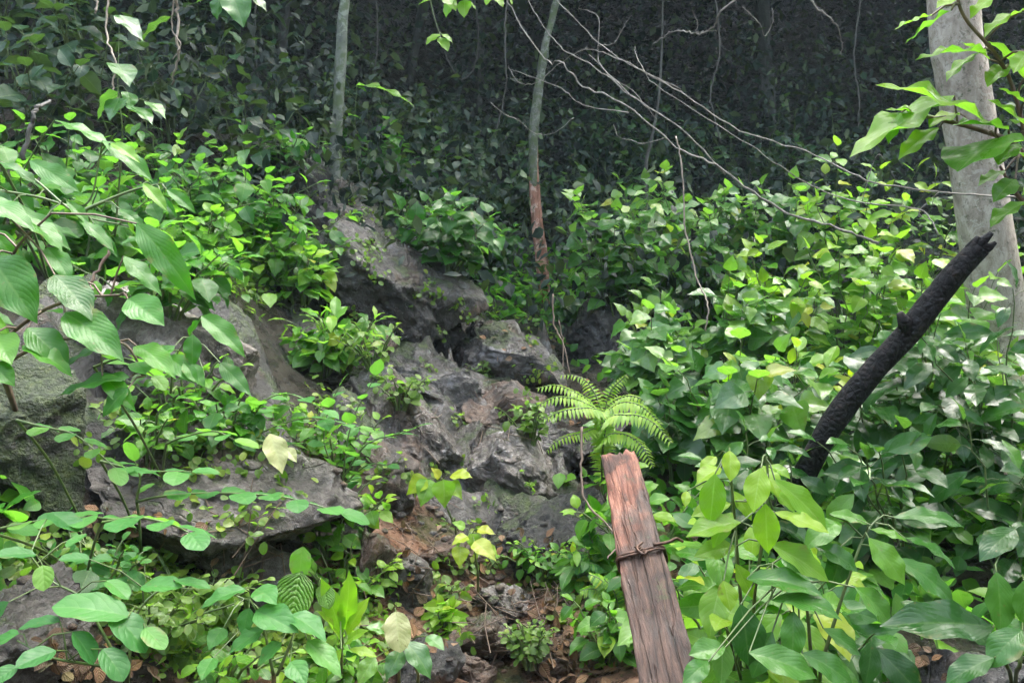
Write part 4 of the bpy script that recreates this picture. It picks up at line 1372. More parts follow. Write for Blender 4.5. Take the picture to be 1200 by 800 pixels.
hero("pale_leaf_vine", "cluster of pale wet reflective leaves on the dark upper left side", "vine", ground_below(at(140, 190, 3.8)),
     [[(142, 185, 3.6), (143, 150, 3.55), (140, 120, 3.55), (138, 100, 3.55)]],
     [(138, 108, 115, 140, 3.5, 1.15, .3), (140, 115, 130, 140, 3.48, 1.2, .2), (138, 75, 150, 100, 3.55, 1.2, .25), (150, 108, 152, 128, 3.5, 1.3, .3), (155, 125, 178, 145, 3.5, 1.0, .2), (140, 18, 165, 48, 3.6, .7, .1), (175, 120, 192, 138, 3.55, 1, .5)],
     'heart', 'heart', curl=.35, facing=.35, upw=1.0)
hero("broad_leaf_seedling", "seedling with two broad forked leaves over the large pale slab", "plant", (215, 470),
     [[(200, 460, 2.35), (205, 420, 2.3), (222, 395, 2.28)]],
     [(226, 392, 224, 430, 2.2, 1.0, .35), (236, 370, 288, 414, 2.2, .75, .55), (222, 400, 236, 372, 2.25, .9, .5), (196, 418, 234, 446, 2.2, .95, .6), (205, 405, 168, 440, 2.2, .9, .6), (258, 425, 292, 462, 2.2, .75, .3), (240, 440, 205, 445, 2.2, .8, .55), (215, 425, 240, 452, 2.18, 1.1, .6)],
     'ribbed', 'ovate', curl=.5, facing=.8)


def spray(label, polys, sizes, mat='soft', kind='round', group="slender sprays with round leaflets on the left bank", tone=.4, base=None):
    """thin stem with round leaflets held level on both sides"""
    B = hit(*base)[0] if base else hit(polys[0][0][0], polys[0][0][1])[0]
    root = thing("leaf_spray", label, "plant", B, group)
    for poly, sz, cnt in zip(polys, sizes[0], sizes[1]):
        st, lv = Tubes(), Leaves()
        P = catmull(np.array([at(*p) for p in poly]), 8)
        if np.linalg.norm(P[0] - B) < 1.0:
            st.add(catmull(np.array([B, (B + P[0]) / 2 + UP * .02, P[0]]), 5), .0035, 5, cap=False)
        st.add(P, np.linspace(.0035, .0015, len(P)), 5, cap=False)
        seg = np.r_[0, np.cumsum(np.linalg.norm(np.diff(P, axis=0), axis=1))]
        seg /= seg[-1]
        for k in range(cnt):
            t = .15 + .85 * k / max(1, cnt - 1)
            p = np.array([np.interp(t, seg, P[:, i]) for i in range(3)])
            T = nrm(np.array([np.interp(min(1, t + .05), seg, P[:, i]) for i in range(3)]) - np.array([np.interp(max(0, t - .05), seg, P[:, i]) for i in range(3)]))
            S = nrm(np.cross(T, UP))
            sg = 1 if k % 2 else -1
            D = nrm(S * sg * .8 + T * (.55 if k < cnt - 1 else 2) + rng.normal(size=3) * .12)
            lv.add(p, D, UP + TOCAM * rng.uniform(.15, .55) + rng.normal(size=3) * .12, sz * rng.uniform(.8, 1.15), 1.0, .3, float(np.clip(tone + rng.normal() * .18, 0, 1)), kind, 0, .1, .012)
        sm = link("stem", st.mesh("stem", B), M['stem'], root)
        link("leaflets", lv.mesh("leaflets", B), M[mat], sm)


spray("thin spray of small leaflets in front of the mossy rock face", [z([(20, 492), (50, 500), (85, 508), (112, 528), (135, 548)], 2.0, 1.9)], ([.052], [8]), tone=.6, base=(90, 600))
spray("spray of large round leaflets at the left edge below the moss", [z([(-15, 622), (20, 615), (60, 608), (100, 606), (140, 608)], 1.85, 1.75), z([(120, 612), (160, 606), (200, 614), (222, 624)], 1.75, 1.65)], ([.07, .085], [8, 6]), tone=.45, base=(100, 680))
spray("spray of round leaflets in front of the dark gap between the left rocks", [z([(118, 540), (150, 548), (185, 552), (225, 552)], 2.1, 2.0), z([(160, 585), (164, 560), (158, 540)], 2.1, 2.1)], ([.07, .05], [7, 3]), base=(165, 640))
spray("long level spray of leaflets reaching right across the grey boulder", [z([(160, 588), (185, 582), (230, 578), (280, 578), (330, 582), (365, 590), (398, 600)], 2.1, 2.0)], ([.075], [13]), base=(165, 650))
spray("upright sprays with narrow leaflets left of the pale streaked rock", [z([(400, 600), (404, 540), (414, 490), (440, 440)], 3.0, 3.0), z([(402, 560), (430, 520), (470, 508), (488, 500)], 3.0, 2.9), z([(398, 560), (380, 520), (385, 480), (398, 452)], 3.0, 3.0), z([(400, 570), (430, 545), (455, 545)], 3.0, 2.95)], ([.07, .07, .065, .06], [10, 9, 8, 6]), kind='ovate', base=(400, 640))
spray("spray of yellow-green leaflets below the seedling on the pale slab", [z([(195, 520), (215, 512), (250, 505), (275, 515)], 2.2, 2.1), z([(110, 430), (140, 420), (160, 425), (180, 440)], 1.95, 1.95)], ([.055, .06], [7, 6]), tone=.75, base=(190, 560))
spray("sprays of pointed leaflets over the edge of the grey boulder left of the gully", [z([(290, 500), (310, 470), (340, 462), (380, 480)], 2.8, 2.7), z([(300, 510), (335, 495), (370, 490), (420, 500)], 2.8, 2.7), z([(300, 515), (320, 520), (360, 520)], 2.75, 2.7)], ([.08, .075, .07], [8, 9, 7]), kind='ovate', tone=.55, base=(330, 540))

hero("broad_leaf_herb", "herb with broad flat dark leaves in the lower left", "plant", (150, 800),
     [[(140, 780, 1.6), (120, 740, 1.6), (95, 700, 1.62), (60, 680, 1.65), (35, 650, 1.65)], [(150, 780, 1.6), (160, 720, 1.62), (190, 690, 1.65), (225, 690, 1.65)], [(120, 780, 1.55), (60, 770, 1.5), (20, 750, 1.5)]],
     [(42, 650, -4, 650, 1.6, 1.0, .2), (105, 655, 70, 656, 1.62, 1.05, .35), (50, 662, 53, 690, 1.6, 1.1, 1), (70, 728, 25, 735, 1.52, .95, .1), (22, 742, -10, 758, 1.5, 1.0, .5), (66, 762, 20, 780, 1.48, 1.1, .25),
      (150, 722, 64, 712, 1.55, .85, .6), (130, 718, 172, 760, 1.55, .95, .35), (165, 688, 212, 686, 1.6, .95, .55), (205, 680, 244, 690, 1.6, .75, .45), (170, 735, 190, 760, 1.55, 1.0, .75), (60, 600, 88, 622, 1.75, 1, .1),
      (85, 740, 110, 775, 1.5, 1.1, .15), (10, 705, -10, 735, 1.55, 1.2, .2), (120, 760, 145, 795, 1.5, 1.1, .2), (20, 780, -8, 800, 1.45, 1.2, .3), (100, 625, 80, 640, 1.7, 1.1, .6), (125, 680, 150, 700, 1.6, 1, .65)],
     'soft', 'round', curl=.35, facing=.45, upw=1.0, sr=.004, rbias=-.12, wave=.015)
hero("broad_leaf_herb", "herb with pale green drooping leaves at the bottom left of the path", "plant", (320, 810),
     [[(320, 790, 1.75), (310, 740, 1.75), (300, 710, 1.75), (270, 695, 1.75)], [(325, 790, 1.75), (345, 740, 1.76), (350, 700, 1.78), (345, 665, 1.8)]],
     [(288, 690, 238, 712, 1.7, 1.05, .4), (292, 712, 285, 745, 1.7, 1.1, .4), (300, 715, 345, 742, 1.68, 1.0, .45), (340, 720, 382, 748, 1.68, .9, .45), (330, 752, 302, 778, 1.65, 1.2, .35), (310, 735, 270, 765, 1.68, 1.0, .4),
      (355, 640, 350, 682, 1.78, 1.0, .9), (340, 775, 360, 800, 1.6, 1.1, .5), (262, 735, 245, 760, 1.68, 1.1, .6), (300, 690, 325, 705, 1.72, 1.1, .5), (360, 750, 400, 790, 1.65, .8, .6), (250, 770, 235, 795, 1.62, 1.2, .5)],
     'soft', 'ovate', curl=.5, facing=.6, upw=.9, sr=.0045)
hero("quilted_leaf_plant", "plant with one rounded deeply quilted leaf at the bottom left of the path", "plant", (372, 770),
     [[(375, 750, 1.85), (380, 715, 1.85), (372, 680, 1.85)]], [(352, 670, 340, 722, 1.76, 1.35, .6, 'round'), (370, 672, 352, 655, 1.85, 1.2, .8), (378, 685, 385, 712, 1.83, .9, .6)], 'quilt', 'round', curl=.4, facing=.9, upw=.5)
hero("strap_leaf_plant", "yellow-green plant with upright strap leaves beside the quilted leaf", "plant", (400, 790),
     [[(400, 770, 1.9), (400, 740, 1.9), (398, 715, 1.9)]], [(400, 745, 380, 680, 1.85, .95, .3), (402, 740, 408, 672, 1.86, .9, .4), (405, 745, 430, 700, 1.85, 1, .5), (398, 750, 372, 715, 1.83, .95, .6), (404, 755, 430, 740, 1.8, 1, .2), (400, 760, 385, 790, 1.75, 1.3, .3), (410, 760, 440, 770, 1.78, 1.2, .4)], 'yellow', 'lance', curl=.6, facing=.7)
hero("yellowing_leaf_plant", "plant with one yellowing spotted leaf at the bottom left of the path", "plant", (468, 790),
     [[(466, 770, 2.1), (464, 735, 2.1), (462, 718, 2.1)]], [(464, 716, 468, 762, 2.03, 1.0, .5), (455, 730, 448, 745, 2.05, 1, .2)], 'sallow', 'round', curl=.3, facing=1, upw=.4)
hero("yellowing_leaf_plant", "pale yellowing leaf hanging over the edge of the grey boulder", "plant", (335, 540),
     [[(325, 530, 2.75), (320, 518, 2.7), (318, 510, 2.7)]], [(316, 508, 332, 552, 2.6, .95, .3), (335, 525, 348, 540, 2.65, .9, .4)], 'sallow', 'ovate', curl=.3, facing=.9)
hero("bluish_leaf_plant", "low plant with bluish wet leaves at the bottom left of the path", "plant", (490, 800),
     [[(490, 790, 2.2), (482, 770, 2.15), (478, 755, 2.15)]], [(476, 752, 505, 792, 2.05, 1.0, .2), (470, 760, 455, 795, 2.05, 1, .2), (455, 740, 430, 735, 2.05, 1.1, .5), (440, 770, 420, 800, 2.0, 1.1, .6), (500, 745, 520, 760, 2.1, 1, .5)], 'heart', 'ovate', curl=.4, facing=.7)

# left bank shrubs
def bank(label, px, py, h, r, kind, L, ns, nl, mat, **k):
    shrub("bank_plant", label, "plant", px, py, h, r, kind, L, ns, nl, mat, group="leafy plants on the left bank", **k)


bank("leafy plant with light leaves in the middle of the left bank above the pale slab", 232, 322, .3, .35, 'ovate', 0.130, 12, 7, 'bright')
bank("leafy plant with pointed leaves right above the pale slab", 300, 322, .28, .35, 'ovate', 0.130, 11, 7, 'bright')
bank("plant with small fresh leaves between the pale slab and the dark outcrop", 352, 352, .3, .3, 'ovate', 0.117, 11, 7, 'bright', rbias=.1)
bank("plant with narrow leaves hanging over the right edge of the pale slab", 402, 428, .3, .28, 'lance', 0.156, 10, 6, 'bright')
bank("low leafy plant below the ledge left of the dark outcrop", 330, 300, .4, .45, 'ovate', 0.130, 11, 7, 'ribbed')
bank("leafy plant under the mossy ledge on the upper left bank", 270, 285, .45, .5, 'ovate', 0.143, 11, 7, 'ribbed')
bank("leafy plant behind the long pointed leaves on the upper left bank", 190, 285, .45, .5, 'ovate', 0.143, 11, 7, 'ribbed')
bank("dense plant under the long pointed leaves near the left edge", 90, 310, .4, .45, 'ovate', 0.156, 10, 6, 'ribbed', rbias=-.15)
bank("dense plant at the left edge above the ribbed leaves", 10, 270, .45, .4, 'ovate', 0.156, 10, 6, 'ribbed', rbias=-.1)
bank("plant with small heart leaves standing free above the middle of the left bank", 245, 245, .5, .35, 'heart', 0.117, 8, 6, 'heart')
bank("plant with star-shaped pale leaves left of the free-standing heart leaves", 198, 220, .45, .35, 'lance', 0.156, 8, 6, 'heart')
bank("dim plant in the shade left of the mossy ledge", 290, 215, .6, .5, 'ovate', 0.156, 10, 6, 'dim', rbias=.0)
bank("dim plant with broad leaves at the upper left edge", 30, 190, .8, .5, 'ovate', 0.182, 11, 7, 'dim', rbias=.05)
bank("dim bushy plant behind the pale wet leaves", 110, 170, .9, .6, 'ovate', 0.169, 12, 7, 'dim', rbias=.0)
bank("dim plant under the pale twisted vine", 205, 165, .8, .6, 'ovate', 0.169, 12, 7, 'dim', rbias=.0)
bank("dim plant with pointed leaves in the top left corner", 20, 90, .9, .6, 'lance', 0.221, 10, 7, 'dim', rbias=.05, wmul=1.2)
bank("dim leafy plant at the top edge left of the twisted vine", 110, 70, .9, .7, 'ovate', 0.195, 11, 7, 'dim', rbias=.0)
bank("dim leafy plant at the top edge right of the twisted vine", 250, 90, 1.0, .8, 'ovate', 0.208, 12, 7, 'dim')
bank("leafy plant hanging over the upper left corner of the pale slab", 195, 365, .3, .3, 'ovate', .12, 10, 8, 'ribbed')
bank("leafy plant in front of the dark ledge, above the right end of the pale slab", 335, 330, .32, .35, 'ovate', .11, 12, 8, 'bright', rbias=-.1)
bank("spreading plant with medium leaves on the upper left bank below the twisted vine", 235, 275, .4, .4, 'ovate', .13, 12, 8, 'ribbed', rbias=-.1)
bank("leafy plant above the ribbed leaves, right of the leaning grey stick", 75, 250, .45, .4, 'ovate', .13, 12, 8, 'ribbed', rbias=-.1)
bank("medium-leaved plant in the soil pocket right of the pale slab", 378, 436, .26, .24, 'ovate', .12, 10, 8, 'bright')
bank("low trailing plant over the left end of the grey boulder", 175, 530, .16, .22, 'ovate', .075, 9, 7, 'bright', rbias=-.1)
bank("low trailing plant on top of the grey boulder near its right end", 350, 520, .16, .22, 'ovate', .08, 9, 7, 'bright', rbias=-.1)
bank("leafy plant rooted under the lower edge of the pale slab", 262, 512, .13, .22, 'ovate', .085, 9, 7, 'ribbed')
bank("leafy plant hanging below the dark ledge at the left of the outcrop", 375, 330, .25, .25, 'ovate', .1, 9, 7, 'ribbed')
bank("leafy plant on top of the dark mossy ledge", 330, 205, .35, .35, 'ovate', .11, 10, 8, 'ribbed', rbias=-.15)
bank("plant with small leaves in the dark recess below the pale slab", 210, 490, .22, .25, 'ovate', 0.070, 8, 7, 'bright')
bank("plant with fresh pointed leaves right of the grey boulder", 400, 560, .3, .25, 'ovate', 0.080, 9, 8, 'bright', rbias=.1)
bank("low plant with fresh leaves on the right edge of the grey boulder", 385, 640, .28, .25, 'ovate', 0.075, 10, 8, 'bright', rbias=.15)
bank("low plant with small leaves left of the muddy brown stone", 400, 700, .2, .22, 'ovate', 0.070, 9, 8, 'bright', rbias=.1)
bank("weedy plant with small round leaves below the black hollow", 225, 730, .16, .25, 'round', 0.045, 14, 8, 'moss')
bank("weedy plant with small round leaves in the lower left under the broad leaves", 170, 745, .16, .25, 'round', 0.045, 14, 8, 'moss')
bank("small weed with round leaves beside the pale boulder in the corner", 110, 700, .16, .2, 'round', 0.050, 11, 8, 'soft')
bank("weedy plant at the bottom edge below the drooping pale leaves", 250, 800, .14, .25, 'round', 0.050, 12, 7, 'bright')
bank("weedy plant at the bottom edge left of the yellow strap leaves", 390, 800, .14, .2, 'ovate', 0.070, 10, 7, 'bright')

# gully plants
def gully(label, px, py, h, r, kind, L, ns, nl, mat, **k):
    shrub("gully_plant", label, "plant", px, py, h, r, kind, L, ns, nl, mat, group="small plants among the gully rocks", **k)


hero("young_heart_plant", "young plant with large heart leaves in the gully left of the pale slab", "plant", (535, 625),
     [[(530, 610, 3.2), (522, 590, 3.15), (515, 565, 3.1)]], [(500, 560, 478, 580, 3.0, 1.1, .8), (505, 562, 493, 592, 3.0, 1.1, .5), (520, 562, 522, 594, 2.98, 1.15, .55), (530, 555, 552, 560, 3.02, 1.1, .9), (515, 560, 505, 548, 3.1, 1.1, .9), (525, 565, 540, 585, 3.0, 1, .6)], 'bright', 'heart', curl=.4, facing=.9, rbias=.1)
hero("young_heart_plant", "lower young plant with heart leaves above the brown path", "plant", (560, 690),
     [[(560, 670, 2.9), (556, 645, 2.85), (552, 628, 2.85)]], [(548, 628, 530, 638, 2.78, 1.1, .8), (540, 640, 538, 664, 2.76, 1.1, .75), (556, 634, 580, 656, 2.76, .9, .85), (552, 625, 558, 645, 2.8, 1, .6), (560, 620, 580, 625, 2.82, 1, .8), (545, 618, 530, 612, 2.85, 1.1, .5), (570, 640, 582, 650, 2.8, 1, .7)], 'bright', 'heart', curl=.4, facing=.8, rbias=.1)
gully("small yellow-green weed on the brown slab left of the gully head", 470, 468, .12, .16, 'round', .05, 10, 7, 'moss')
gully("tiny-leaved creeper on the flat slab at the gully head", 440, 425, .2, .2, 'ovate', .06, 9, 7, 'moss', rbias=.2)
gully("small weeds growing in a crack of the broad gully boulder", 570, 440, .08, .16, 'round', .04, 9, 7, 'moss')
gully("small weeds in the gap right of the tan gully stone", 620, 510, .16, .2, 'ovate', .06, 9, 8, 'moss')
gully("small weeds at the foot of the pale wet slab", 560, 668, .08, .14, 'round', .03, 9, 7, 'moss')
gully("low weeds at the foot of the dark rounded boulder", 640, 665, .12, .22, 'ovate', .05, 14, 7, 'bright')
gully("taller grassy weed between the dark rounded boulder and the post", 690, 690, .2, .18, 'lance', .1, 9, 7, 'bright')
gully("bushy green tuft of tiny leaves on the path", 622, 765, .1, .12, 'round', .03, 26, 9, 'moss')
gully("weedy plant with dark leaves at the bottom left of the post", 715, 775, .22, .2, 'ovate', .08, 9, 7, 'bright', rbias=-.1)
gully("fresh yellow-green weed on the left side of the path", 520, 740, .1, .09, 'ovate', .07, 8, 7, 'yellow')
gully("fresh yellow-green weed above the speckled stone", 445, 690, .12, .12, 'ovate', .05, 9, 7, 'yellow')
gully("leafy weed right of the speckled pale stone", 520, 700, .08, .1, 'ovate', .05, 9, 7, 'moss')
gully("weedy plant at the right side of the brown path behind the post", 760, 660, .4, .3, 'ovate', .1, 10, 8, 'bright')

# leafy slope behind the gully
def slope(label, px, py, h, r, kind='heart', L=.14, ns=13, nl=12, mat='dim', **k):
    k.setdefault('face', .8)
    k.setdefault('rbias', .25)
    shrub("slope_shrub", label, "shrub", px, py, h, r, kind, L, ns, nl, mat, group="dim broad-leaved shrubs on the shaded slope", **k)


slope("broad-leaved shrub on the shaded slope right above the dark outcrop", 525, 318, .5, .35, mat='ribbed', rbias=-.2)
slope("broad-leaved shrub on the shaded slope left of the foot of the broken trunk", 568, 322, .5, .35, mat='ribbed', rbias=-.25)
slope("fern-like trailing plant spilling down above the dark outcrop", 505, 300, .45, .35, 'lance', .13, 14, 12, 'bright', rbias=-.3)
slope("shrub on the shaded slope above the trailing plant", 470, 240, .7, .6, mat='ribbed', rbias=-.25)
slope("broad-leaved shrub high on the shaded slope left of the broken trunk", 540, 270, .9, .8, rbias=-.05)
slope("broad-leaved shrub behind the split part of the broken trunk", 615, 270, .8, .7)
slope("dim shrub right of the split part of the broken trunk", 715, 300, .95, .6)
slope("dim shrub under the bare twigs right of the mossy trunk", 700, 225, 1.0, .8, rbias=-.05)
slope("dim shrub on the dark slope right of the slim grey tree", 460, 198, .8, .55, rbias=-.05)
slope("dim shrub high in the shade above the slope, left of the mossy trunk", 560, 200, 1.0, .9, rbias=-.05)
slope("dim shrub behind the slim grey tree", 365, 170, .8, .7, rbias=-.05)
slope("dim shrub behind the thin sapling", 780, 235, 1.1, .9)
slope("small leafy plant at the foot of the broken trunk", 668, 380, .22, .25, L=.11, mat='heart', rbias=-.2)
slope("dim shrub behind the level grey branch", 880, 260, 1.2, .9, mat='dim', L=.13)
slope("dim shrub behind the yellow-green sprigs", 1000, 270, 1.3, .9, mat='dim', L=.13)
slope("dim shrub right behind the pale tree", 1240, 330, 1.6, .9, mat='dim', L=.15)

# sprigs hanging in from above
hero("hanging_sprig", "dim broad lobed leaves hanging from the top edge left of the slim grey tree", "branch", at(270, -60, 3.6),
     [[(270, -60, 3.6), (262, -20, 3.55), (250, -5, 3.5)]], [(262, -8, 228, 4, 3.5, 1.1, .35), (270, -10, 285, 30, 3.45, 1.1, .4), (258, -8, 255, 22, 3.45, 1.1, .4), (200, 20, 165, 48, 3.6, 1.0, .2), (285, -10, 310, 12, 3.5, 1.1, .3)], 'glossy', 'ovate', curl=.4, facing=.6)
hero("hanging_sprig", "small bright green sprig hanging from the top edge above the shaded slope", "branch", at(530, -60, 4.6),
     [[(530, -60, 4.6), (520, -20, 4.6), (505, 0, 4.6), (515, 40, 4.6)], [(530, -60, 4.6), (570, -20, 4.6), (590, 0, 4.6)]],
     [(515, 40, 500, 52, 4.5, 1.1, .6), (517, 40, 530, 50, 4.5, 1.1, .6), (516, 44, 524, 60, 4.5, 1, .5), (505, 0, 490, 6, 4.55, 1, .5), (520, -4, 535, 12, 4.5, 1.1, .7), (545, 0, 545, 20, 4.5, 1.1, .7), (580, -4, 590, 8, 4.5, 1.2, .8), (530, 0, 522, 20, 4.5, 1, .5), (548, 2, 558, 12, 4.5, 1, .5), (575, -6, 570, 6, 4.5, 1.2, .8), (595, -4, 600, 6, 4.5, 1.2, .8), (550, -6, 530, -2, 4.5, 1.2, .5)], 'backlit', 'ovate', curl=.4, facing=.6)
hero("hanging_sprig", "single lobed dim leaf on a thin stalk right of the slim grey tree", "plant", ground_below(at(430, 190, 6.4)),
     [[(418, 190, 6.3), (416, 140, 6.2), (418, 104, 6.2)]], [(418, 100, 484, 122, 6.1, .5, .75), (418, 102, 430, 108, 6.1, .6, .6), (408, 135, 426, 142, 6.1, .6, .5)], 'heart', 'lobed', curl=.6, facing=.3, upw=1)


# ------------------------------------------------------------------ ground cover, litter, twigs (nobody could count these)
def scatter(regions, L, kind, mat, name, label, lift=.01, flat=.3, lod=2, tone=None, cluster=9, skip=0.0):
    lv = Leaves()
    for cx, cy, rx, ry, cnt in regions:
        for k in range(cnt if cluster < 9 else cnt // 2):
            a, q = rng.random() * 6.28, math.sqrt(rng.random())
            try:
                P, nn, d = hit(cx + rx * q * math.cos(a), cy + ry * q * math.sin(a), skip)
            except Exception:
                continue
            for m_ in range(cluster):
                o_ = rng.normal(size=3) * L * (1.1 if cluster > 1 else 0)
                o_ -= nn * (o_ @ nn)
                N = nrm(nn + UP * .5 + rng.normal(size=3) * flat)
                D = nrm(rng.normal(size=3) + np.array([0, -.3, -.3]))
                lv.add(P + o_ + nn * lift * rng.uniform(.3, 2.5), D, N, L * rng.uniform(.55, 1.3), 1, rng.uniform(-.4, .8) if tone else .4, rng.random(), kind, lod)
    o = link(name, lv.mesh(name), M[mat])
    tag(o, label, None, kind="stuff")


scatter([(520, 450, 140, 60, 90), (470, 430, 60, 30, 60), (600, 480, 60, 50, 40), (560, 600, 90, 60, 60), (650, 668, 60, 14, 60), (400, 620, 40, 80, 80), (350, 560, 90, 60, 120),
         (250, 590, 90, 40, 60), (200, 710, 120, 60, 260), (415, 745, 35, 45, 60), (388, 450, 25, 50, 50), (240, 505, 50, 15, 40), (340, 325, 90, 40, 110), (230, 330, 120, 60, 120), (420, 340, 60, 70, 110),
         (700, 720, 40, 60, 90), (330, 230, 70, 50, 110), (470, 390, 60, 15, 50), (620, 380, 60, 20, 80), (100, 660, 110, 60, 130), (300, 760, 110, 50, 170), (620, 640, 70, 20, 40)],
        .034, 'round', 'moss', "ground_cover", "carpet of tiny-leaved creepers over rocks and soil", skip=1.1)
scatter([(500, 450, 170, 70, 26), (560, 600, 110, 60, 14), (330, 560, 140, 80, 36), (370, 260, 110, 90, 60), (180, 520, 90, 50, 24), (460, 360, 90, 60, 16), (480, 700, 90, 70, 14)],
        .03, 'round', 'moss', "rock_creeper", "tiny-leaved creepers rooted in cracks of the rocks", cluster=16, flat=.4)
scatter([(450, 330, 90, 90, 160), (550, 330, 90, 50, 220), (620, 350, 60, 30, 100), (380, 300, 60, 60, 100), (180, 310, 130, 60, 160), (100, 280, 110, 50, 120), (760, 420, 80, 60, 90),
         (900, 560, 200, 80, 260), (1050, 620, 160, 90, 200), (850, 700, 120, 80, 120), (1050, 760, 160, 40, 100), (700, 330, 60, 40, 100), (900, 420, 160, 50, 160), (1100, 470, 110, 60, 140),
         (1400, 500, 190, 130, 520), (1400, 720, 190, 120, 420), (1350, 380, 140, 50, 200), (-170, 420, 150, 160, 300), (-170, 660, 150, 130, 200)],
        .095, 'ovate', 'ribbed', "undergrowth", "low tangled undergrowth between the larger plants", lift=.05, flat=.5, cluster=2, skip=1.1)
scatter([(670, 750, 50, 50, 120), (560, 680, 70, 40, 30), (670, 700, 40, 50, 60), (480, 630, 50, 50, 20), (500, 720, 60, 50, 70), (200, 640, 120, 60, 40), (120, 770, 90, 25, 60), (600, 640, 60, 20, 30), (700, 770, 40, 30, 70),
         (160, 500, 30, 10, 14), (620, 400, 60, 20, 20), (700, 480, 50, 40, 40), (1000, 780, 140, 30, 60)],
        .042, 'ovate', 'litter', "leaf_litter", "brown dead leaves scattered over the path and rocks", lift=.008, flat=.45, lod=1, tone=True, cluster=1)
tw = Tubes()
for cx, cy, rx, ry, cnt in [(630, 730, 90, 60, 90), (500, 660, 60, 60, 40), (690, 740, 40, 40, 40), (250, 640, 100, 50, 25), (560, 480, 90, 50, 20)]:
    for k in range(cnt):
        P, nn, d = hit(cx + rx * rng.normal() * .6, cy + ry * rng.normal() * .6)
        D = rng.normal(size=3)
        D = nrm(D - nn * (D @ nn))
        l_ = rng.uniform(.03, .12)
        tw.add(np.array([P - D * l_ + nn * .006, P + nn * .012 + rng.normal(size=3) * .006, P + D * l_ + nn * .006]), [.0022, .0015], 4, cap=False)
tag(link("twig_litter", tw.mesh("twig_litter"), M['stem_brown']), "thin fallen twigs and rootlets scattered over the path", None, kind="stuff")
pb = [[], [], 0]
IV, IF_ = ico(2)
for cx, cy, rx, ry, cnt in [(600, 730, 90, 60, 120), (500, 660, 70, 60, 70), (560, 640, 60, 30, 30), (450, 580, 50, 50, 30), (200, 720, 140, 60, 40)]:
    for k in range(cnt):
        P, nn, d = hit(cx + rx * rng.normal() * .6, cy + ry * rng.normal() * .6)
        s_ = rng.uniform(.006, .028) * rng.uniform(.5, 1.1)
        V_ = IV * (1 + .3 * vnoise(IV * 1.7 + k, k)[:, None]) * s_ * np.array([1, 1, .65]) + P
        pb[0].append(V_)
        pb[1].append(IF_ + pb[2])
        pb[2] += len(V_)
tag(link("gravel", mesh_quads("gravel", np.vstack(pb[0]), np.zeros((0, 4)), tris=np.vstack(pb[1])), R_brown), "loose stones and crumbs of earth on the path", None, kind="stuff")


# ------------------------------------------------------------------ the forest around: far leaves, and unseen leaves added for their shade
def forest():
    lv = Leaves()

    def clump(c, m, R, L, tone):
        P = c + rng.normal(size=(m, 3)) * np.asarray(R)
        D = nrm(rng.normal(size=(m, 3)) * np.array([1, .8, .5]) + np.array([0, -.4, -.6]))
        lv.add_many(P, D, UP * .7 + rng.normal(size=(m, 3)) * .55 + TOCAM * .3, L * rng.uniform(.5, 1.25, m), rng.uniform(.7, 1.1, m), .6, np.clip(tone + rng.normal(size=m) * .2, 0, 1), 'ovate' if rng.random() < .6 else 'lance', 3 if L < .13 else 2)
    # bushes and low boughs under the canopy, leaf tone varied at random
    for k in range(150):
        px, py = rng.uniform(250, 1350), rng.uniform(-120, 240)
        p, d = ground_hit(px, py)
        if p is None or d < 8.6:
            continue
        c = at(px, py, max(8.0, d - rng.uniform(.4, 2.2)))
        for m_ in range(5):
            clump(c + rng.normal(size=3) * np.array([.4, .3, .22]), 14, (.16, .16, .1), rng.uniform(.08, .13), rng.uniform(.1, .65))
    # the hillside wood ahead
    for k in range(3600):
        px, py = rng.uniform(-500, 1750), rng.uniform(-420, 330)
        p, d = ground_hit(px, py)
        if p is None or d < 5.5 or p[1] < 5.2:
            continue
        back = rng.uniform(.2, 2.2) * min(1, (d - 5) / 3)
        clump(at(px, py, d - back), rng.integers(9, 22), (.26, .26, .2), rng.uniform(.06, .13), float(np.clip(.3 + .45 * vnoise(np.array([[px / 130, py / 90, .5]]), 31)[0] + .15 * rng.normal(), 0, 1)))
    return lv


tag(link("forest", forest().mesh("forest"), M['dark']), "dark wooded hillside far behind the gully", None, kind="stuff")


def canopy():  # out of view, placed to cut side light and darken the forest
    lv = Leaves()
    def big(c, m, R, L):
        P = c + rng.normal(size=(m, 3)) * R
        lv.add_many(P, nrm(rng.normal(size=(m, 3)) + np.array([0, 0, -.4])), UP + rng.normal(size=(m, 3)) * .5, L * rng.uniform(.6, 1.2, m), 1, .5, rng.random(m) * .5, 'ovate', 2)
    # unseen roof of leaves, added to darken the slope behind the gully
    for k in range(1500):
        x, y = rng.uniform(-13, 13), rng.uniform(6.8, 17)
        zg = height(np.array([[x, y]]))[0]
        zz = max(zg + 2.8, 7.2 + (y - 7) * .6) + rng.uniform(0, 2.2)
        big(np.array([x, y, zz]), 20, .55, .42)
    for k in range(260):  # unseen leaves over the left bank, added to shade it
        x, y = rng.uniform(-9, -1.6), rng.uniform(4.6, 8)
        zg = height(np.array([[x, y]]))[0]
        big(np.array([x, y, max(zg + 2.5, 6.8) + rng.uniform(0, 1.5)]), 14, .5, .5)
    # unseen boughs, added to shade the lower right bushes
    for k in range(130):
        big(np.array([rng.uniform(2.1, 5.0), rng.uniform(.4, 2.8), rng.uniform(4.6, 6.2)]), 12, .35, .4)
    # unseen wood behind and beside the viewer, added to block low sky light
    for k in range(900):
        a = rng.uniform(math.radians(150), math.radians(390)) if True else 0
        R = rng.uniform(9, 13)
        x, y = R * math.cos(a), R * math.sin(a) + 1.0
        if y > 6:
            continue
        big(np.array([x, y, rng.uniform(0, 8)]), 14, .7, .6)
    return lv


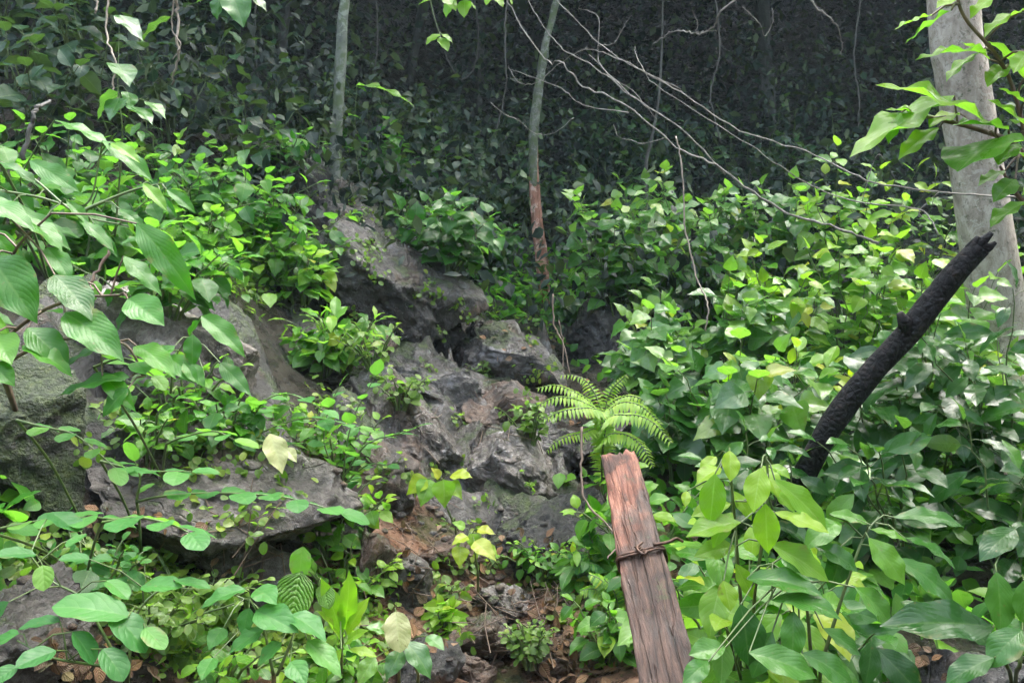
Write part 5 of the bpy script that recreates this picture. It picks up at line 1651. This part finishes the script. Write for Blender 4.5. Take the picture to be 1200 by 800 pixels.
tag(link("shade_canopy", canopy().mesh("shade_canopy"), M['dark']), "unseen forest canopy around the clearing, added for its shade", None, kind="stuff")



# ------------------------------------------------------------------ damp air
def haze():
    m = bpy.data.materials.new("damp_air")
    m.use_nodes = True
    t = m.node_tree
    t.nodes.clear()
    o = t.nodes.new("ShaderNodeOutputMaterial")
    v = t.nodes.new("ShaderNodeVolumePrincipled")
    v.inputs["Color"].default_value = (.6, .84, 1, 1)
    v.inputs["Density"].default_value = .0015
    v.inputs["Anisotropy"].default_value = .2
    t.links.new(v.outputs[0], o.inputs["Volume"])
    zlo, zhi, R = float(GV[:, 2].min()) - 1, float(max(GV[:, 2].max(), 34)) + 1, 42.0
    V = [(x, y, z_) for z_ in (zlo, zhi) for y in (-R, R) for x in (-R, R)]
    Q = [(0, 2, 3, 1), (4, 5, 7, 6), (0, 1, 5, 4), (2, 6, 7, 3), (0, 4, 6, 2), (1, 3, 7, 5)]
    tag(link("haze", mesh_quads("haze", V, Q, smooth=False), m), "thin bluish damp air in the forest clearing", None, kind="stuff")


haze()

# ------------------------------------------------------------------ world, sun, view
SUN_EL, SUN_AZ = math.radians(70), math.radians(60)   # azimuth from +Y towards +X
w = bpy.data.worlds.new("World")
scene.world = w
w.use_nodes = True
nt = w.node_tree
nt.nodes.clear()
sky = nt.nodes.new("ShaderNodeTexSky")
sky.sky_type = 'NISHITA'
sky.sun_disc = False
sky.sun_elevation = SUN_EL
sky.sun_rotation = SUN_AZ
sky.air_density = 1.0
sky.dust_density = 4.0
hs = nt.nodes.new("ShaderNodeHueSaturation")
hs.inputs["Saturation"].default_value = .5
bg = nt.nodes.new("ShaderNodeBackground")
bg.inputs["Strength"].default_value = .15
wo = nt.nodes.new("ShaderNodeOutputWorld")
nt.links.new(sky.outputs[0], hs.inputs["Color"])
nt.links.new(hs.outputs[0], bg.inputs[0])
nt.links.new(bg.outputs[0], wo.inputs[0])
sl = bpy.data.lights.new("sun", 'SUN')
sl.energy = 1.5
sl.angle = math.radians(60)
sl.color = (1, .95, .86)
so = bpy.data.objects.new("sun", sl)
COL.objects.link(so)
sd = Vector((math.sin(SUN_AZ) * math.cos(SUN_EL), math.cos(SUN_AZ) * math.cos(SUN_EL), math.sin(SUN_EL)))
so.rotation_euler = (-sd).to_track_quat('-Z', 'Y').to_euler()
so.location = (0, 0, 30)

vs = scene.view_settings
vs.view_transform = 'Standard'
vs.look = 'None'
vs.gamma = 1
vs.exposure = 3.6
scene.render.film_transparent = False
scene.cycles.use_denoising = True
scene.cycles.max_bounces = 6
scene.cycles.transmission_bounces = 4
scene.cycles.diffuse_bounces = 4
scene.cycles.glossy_bounces = 2
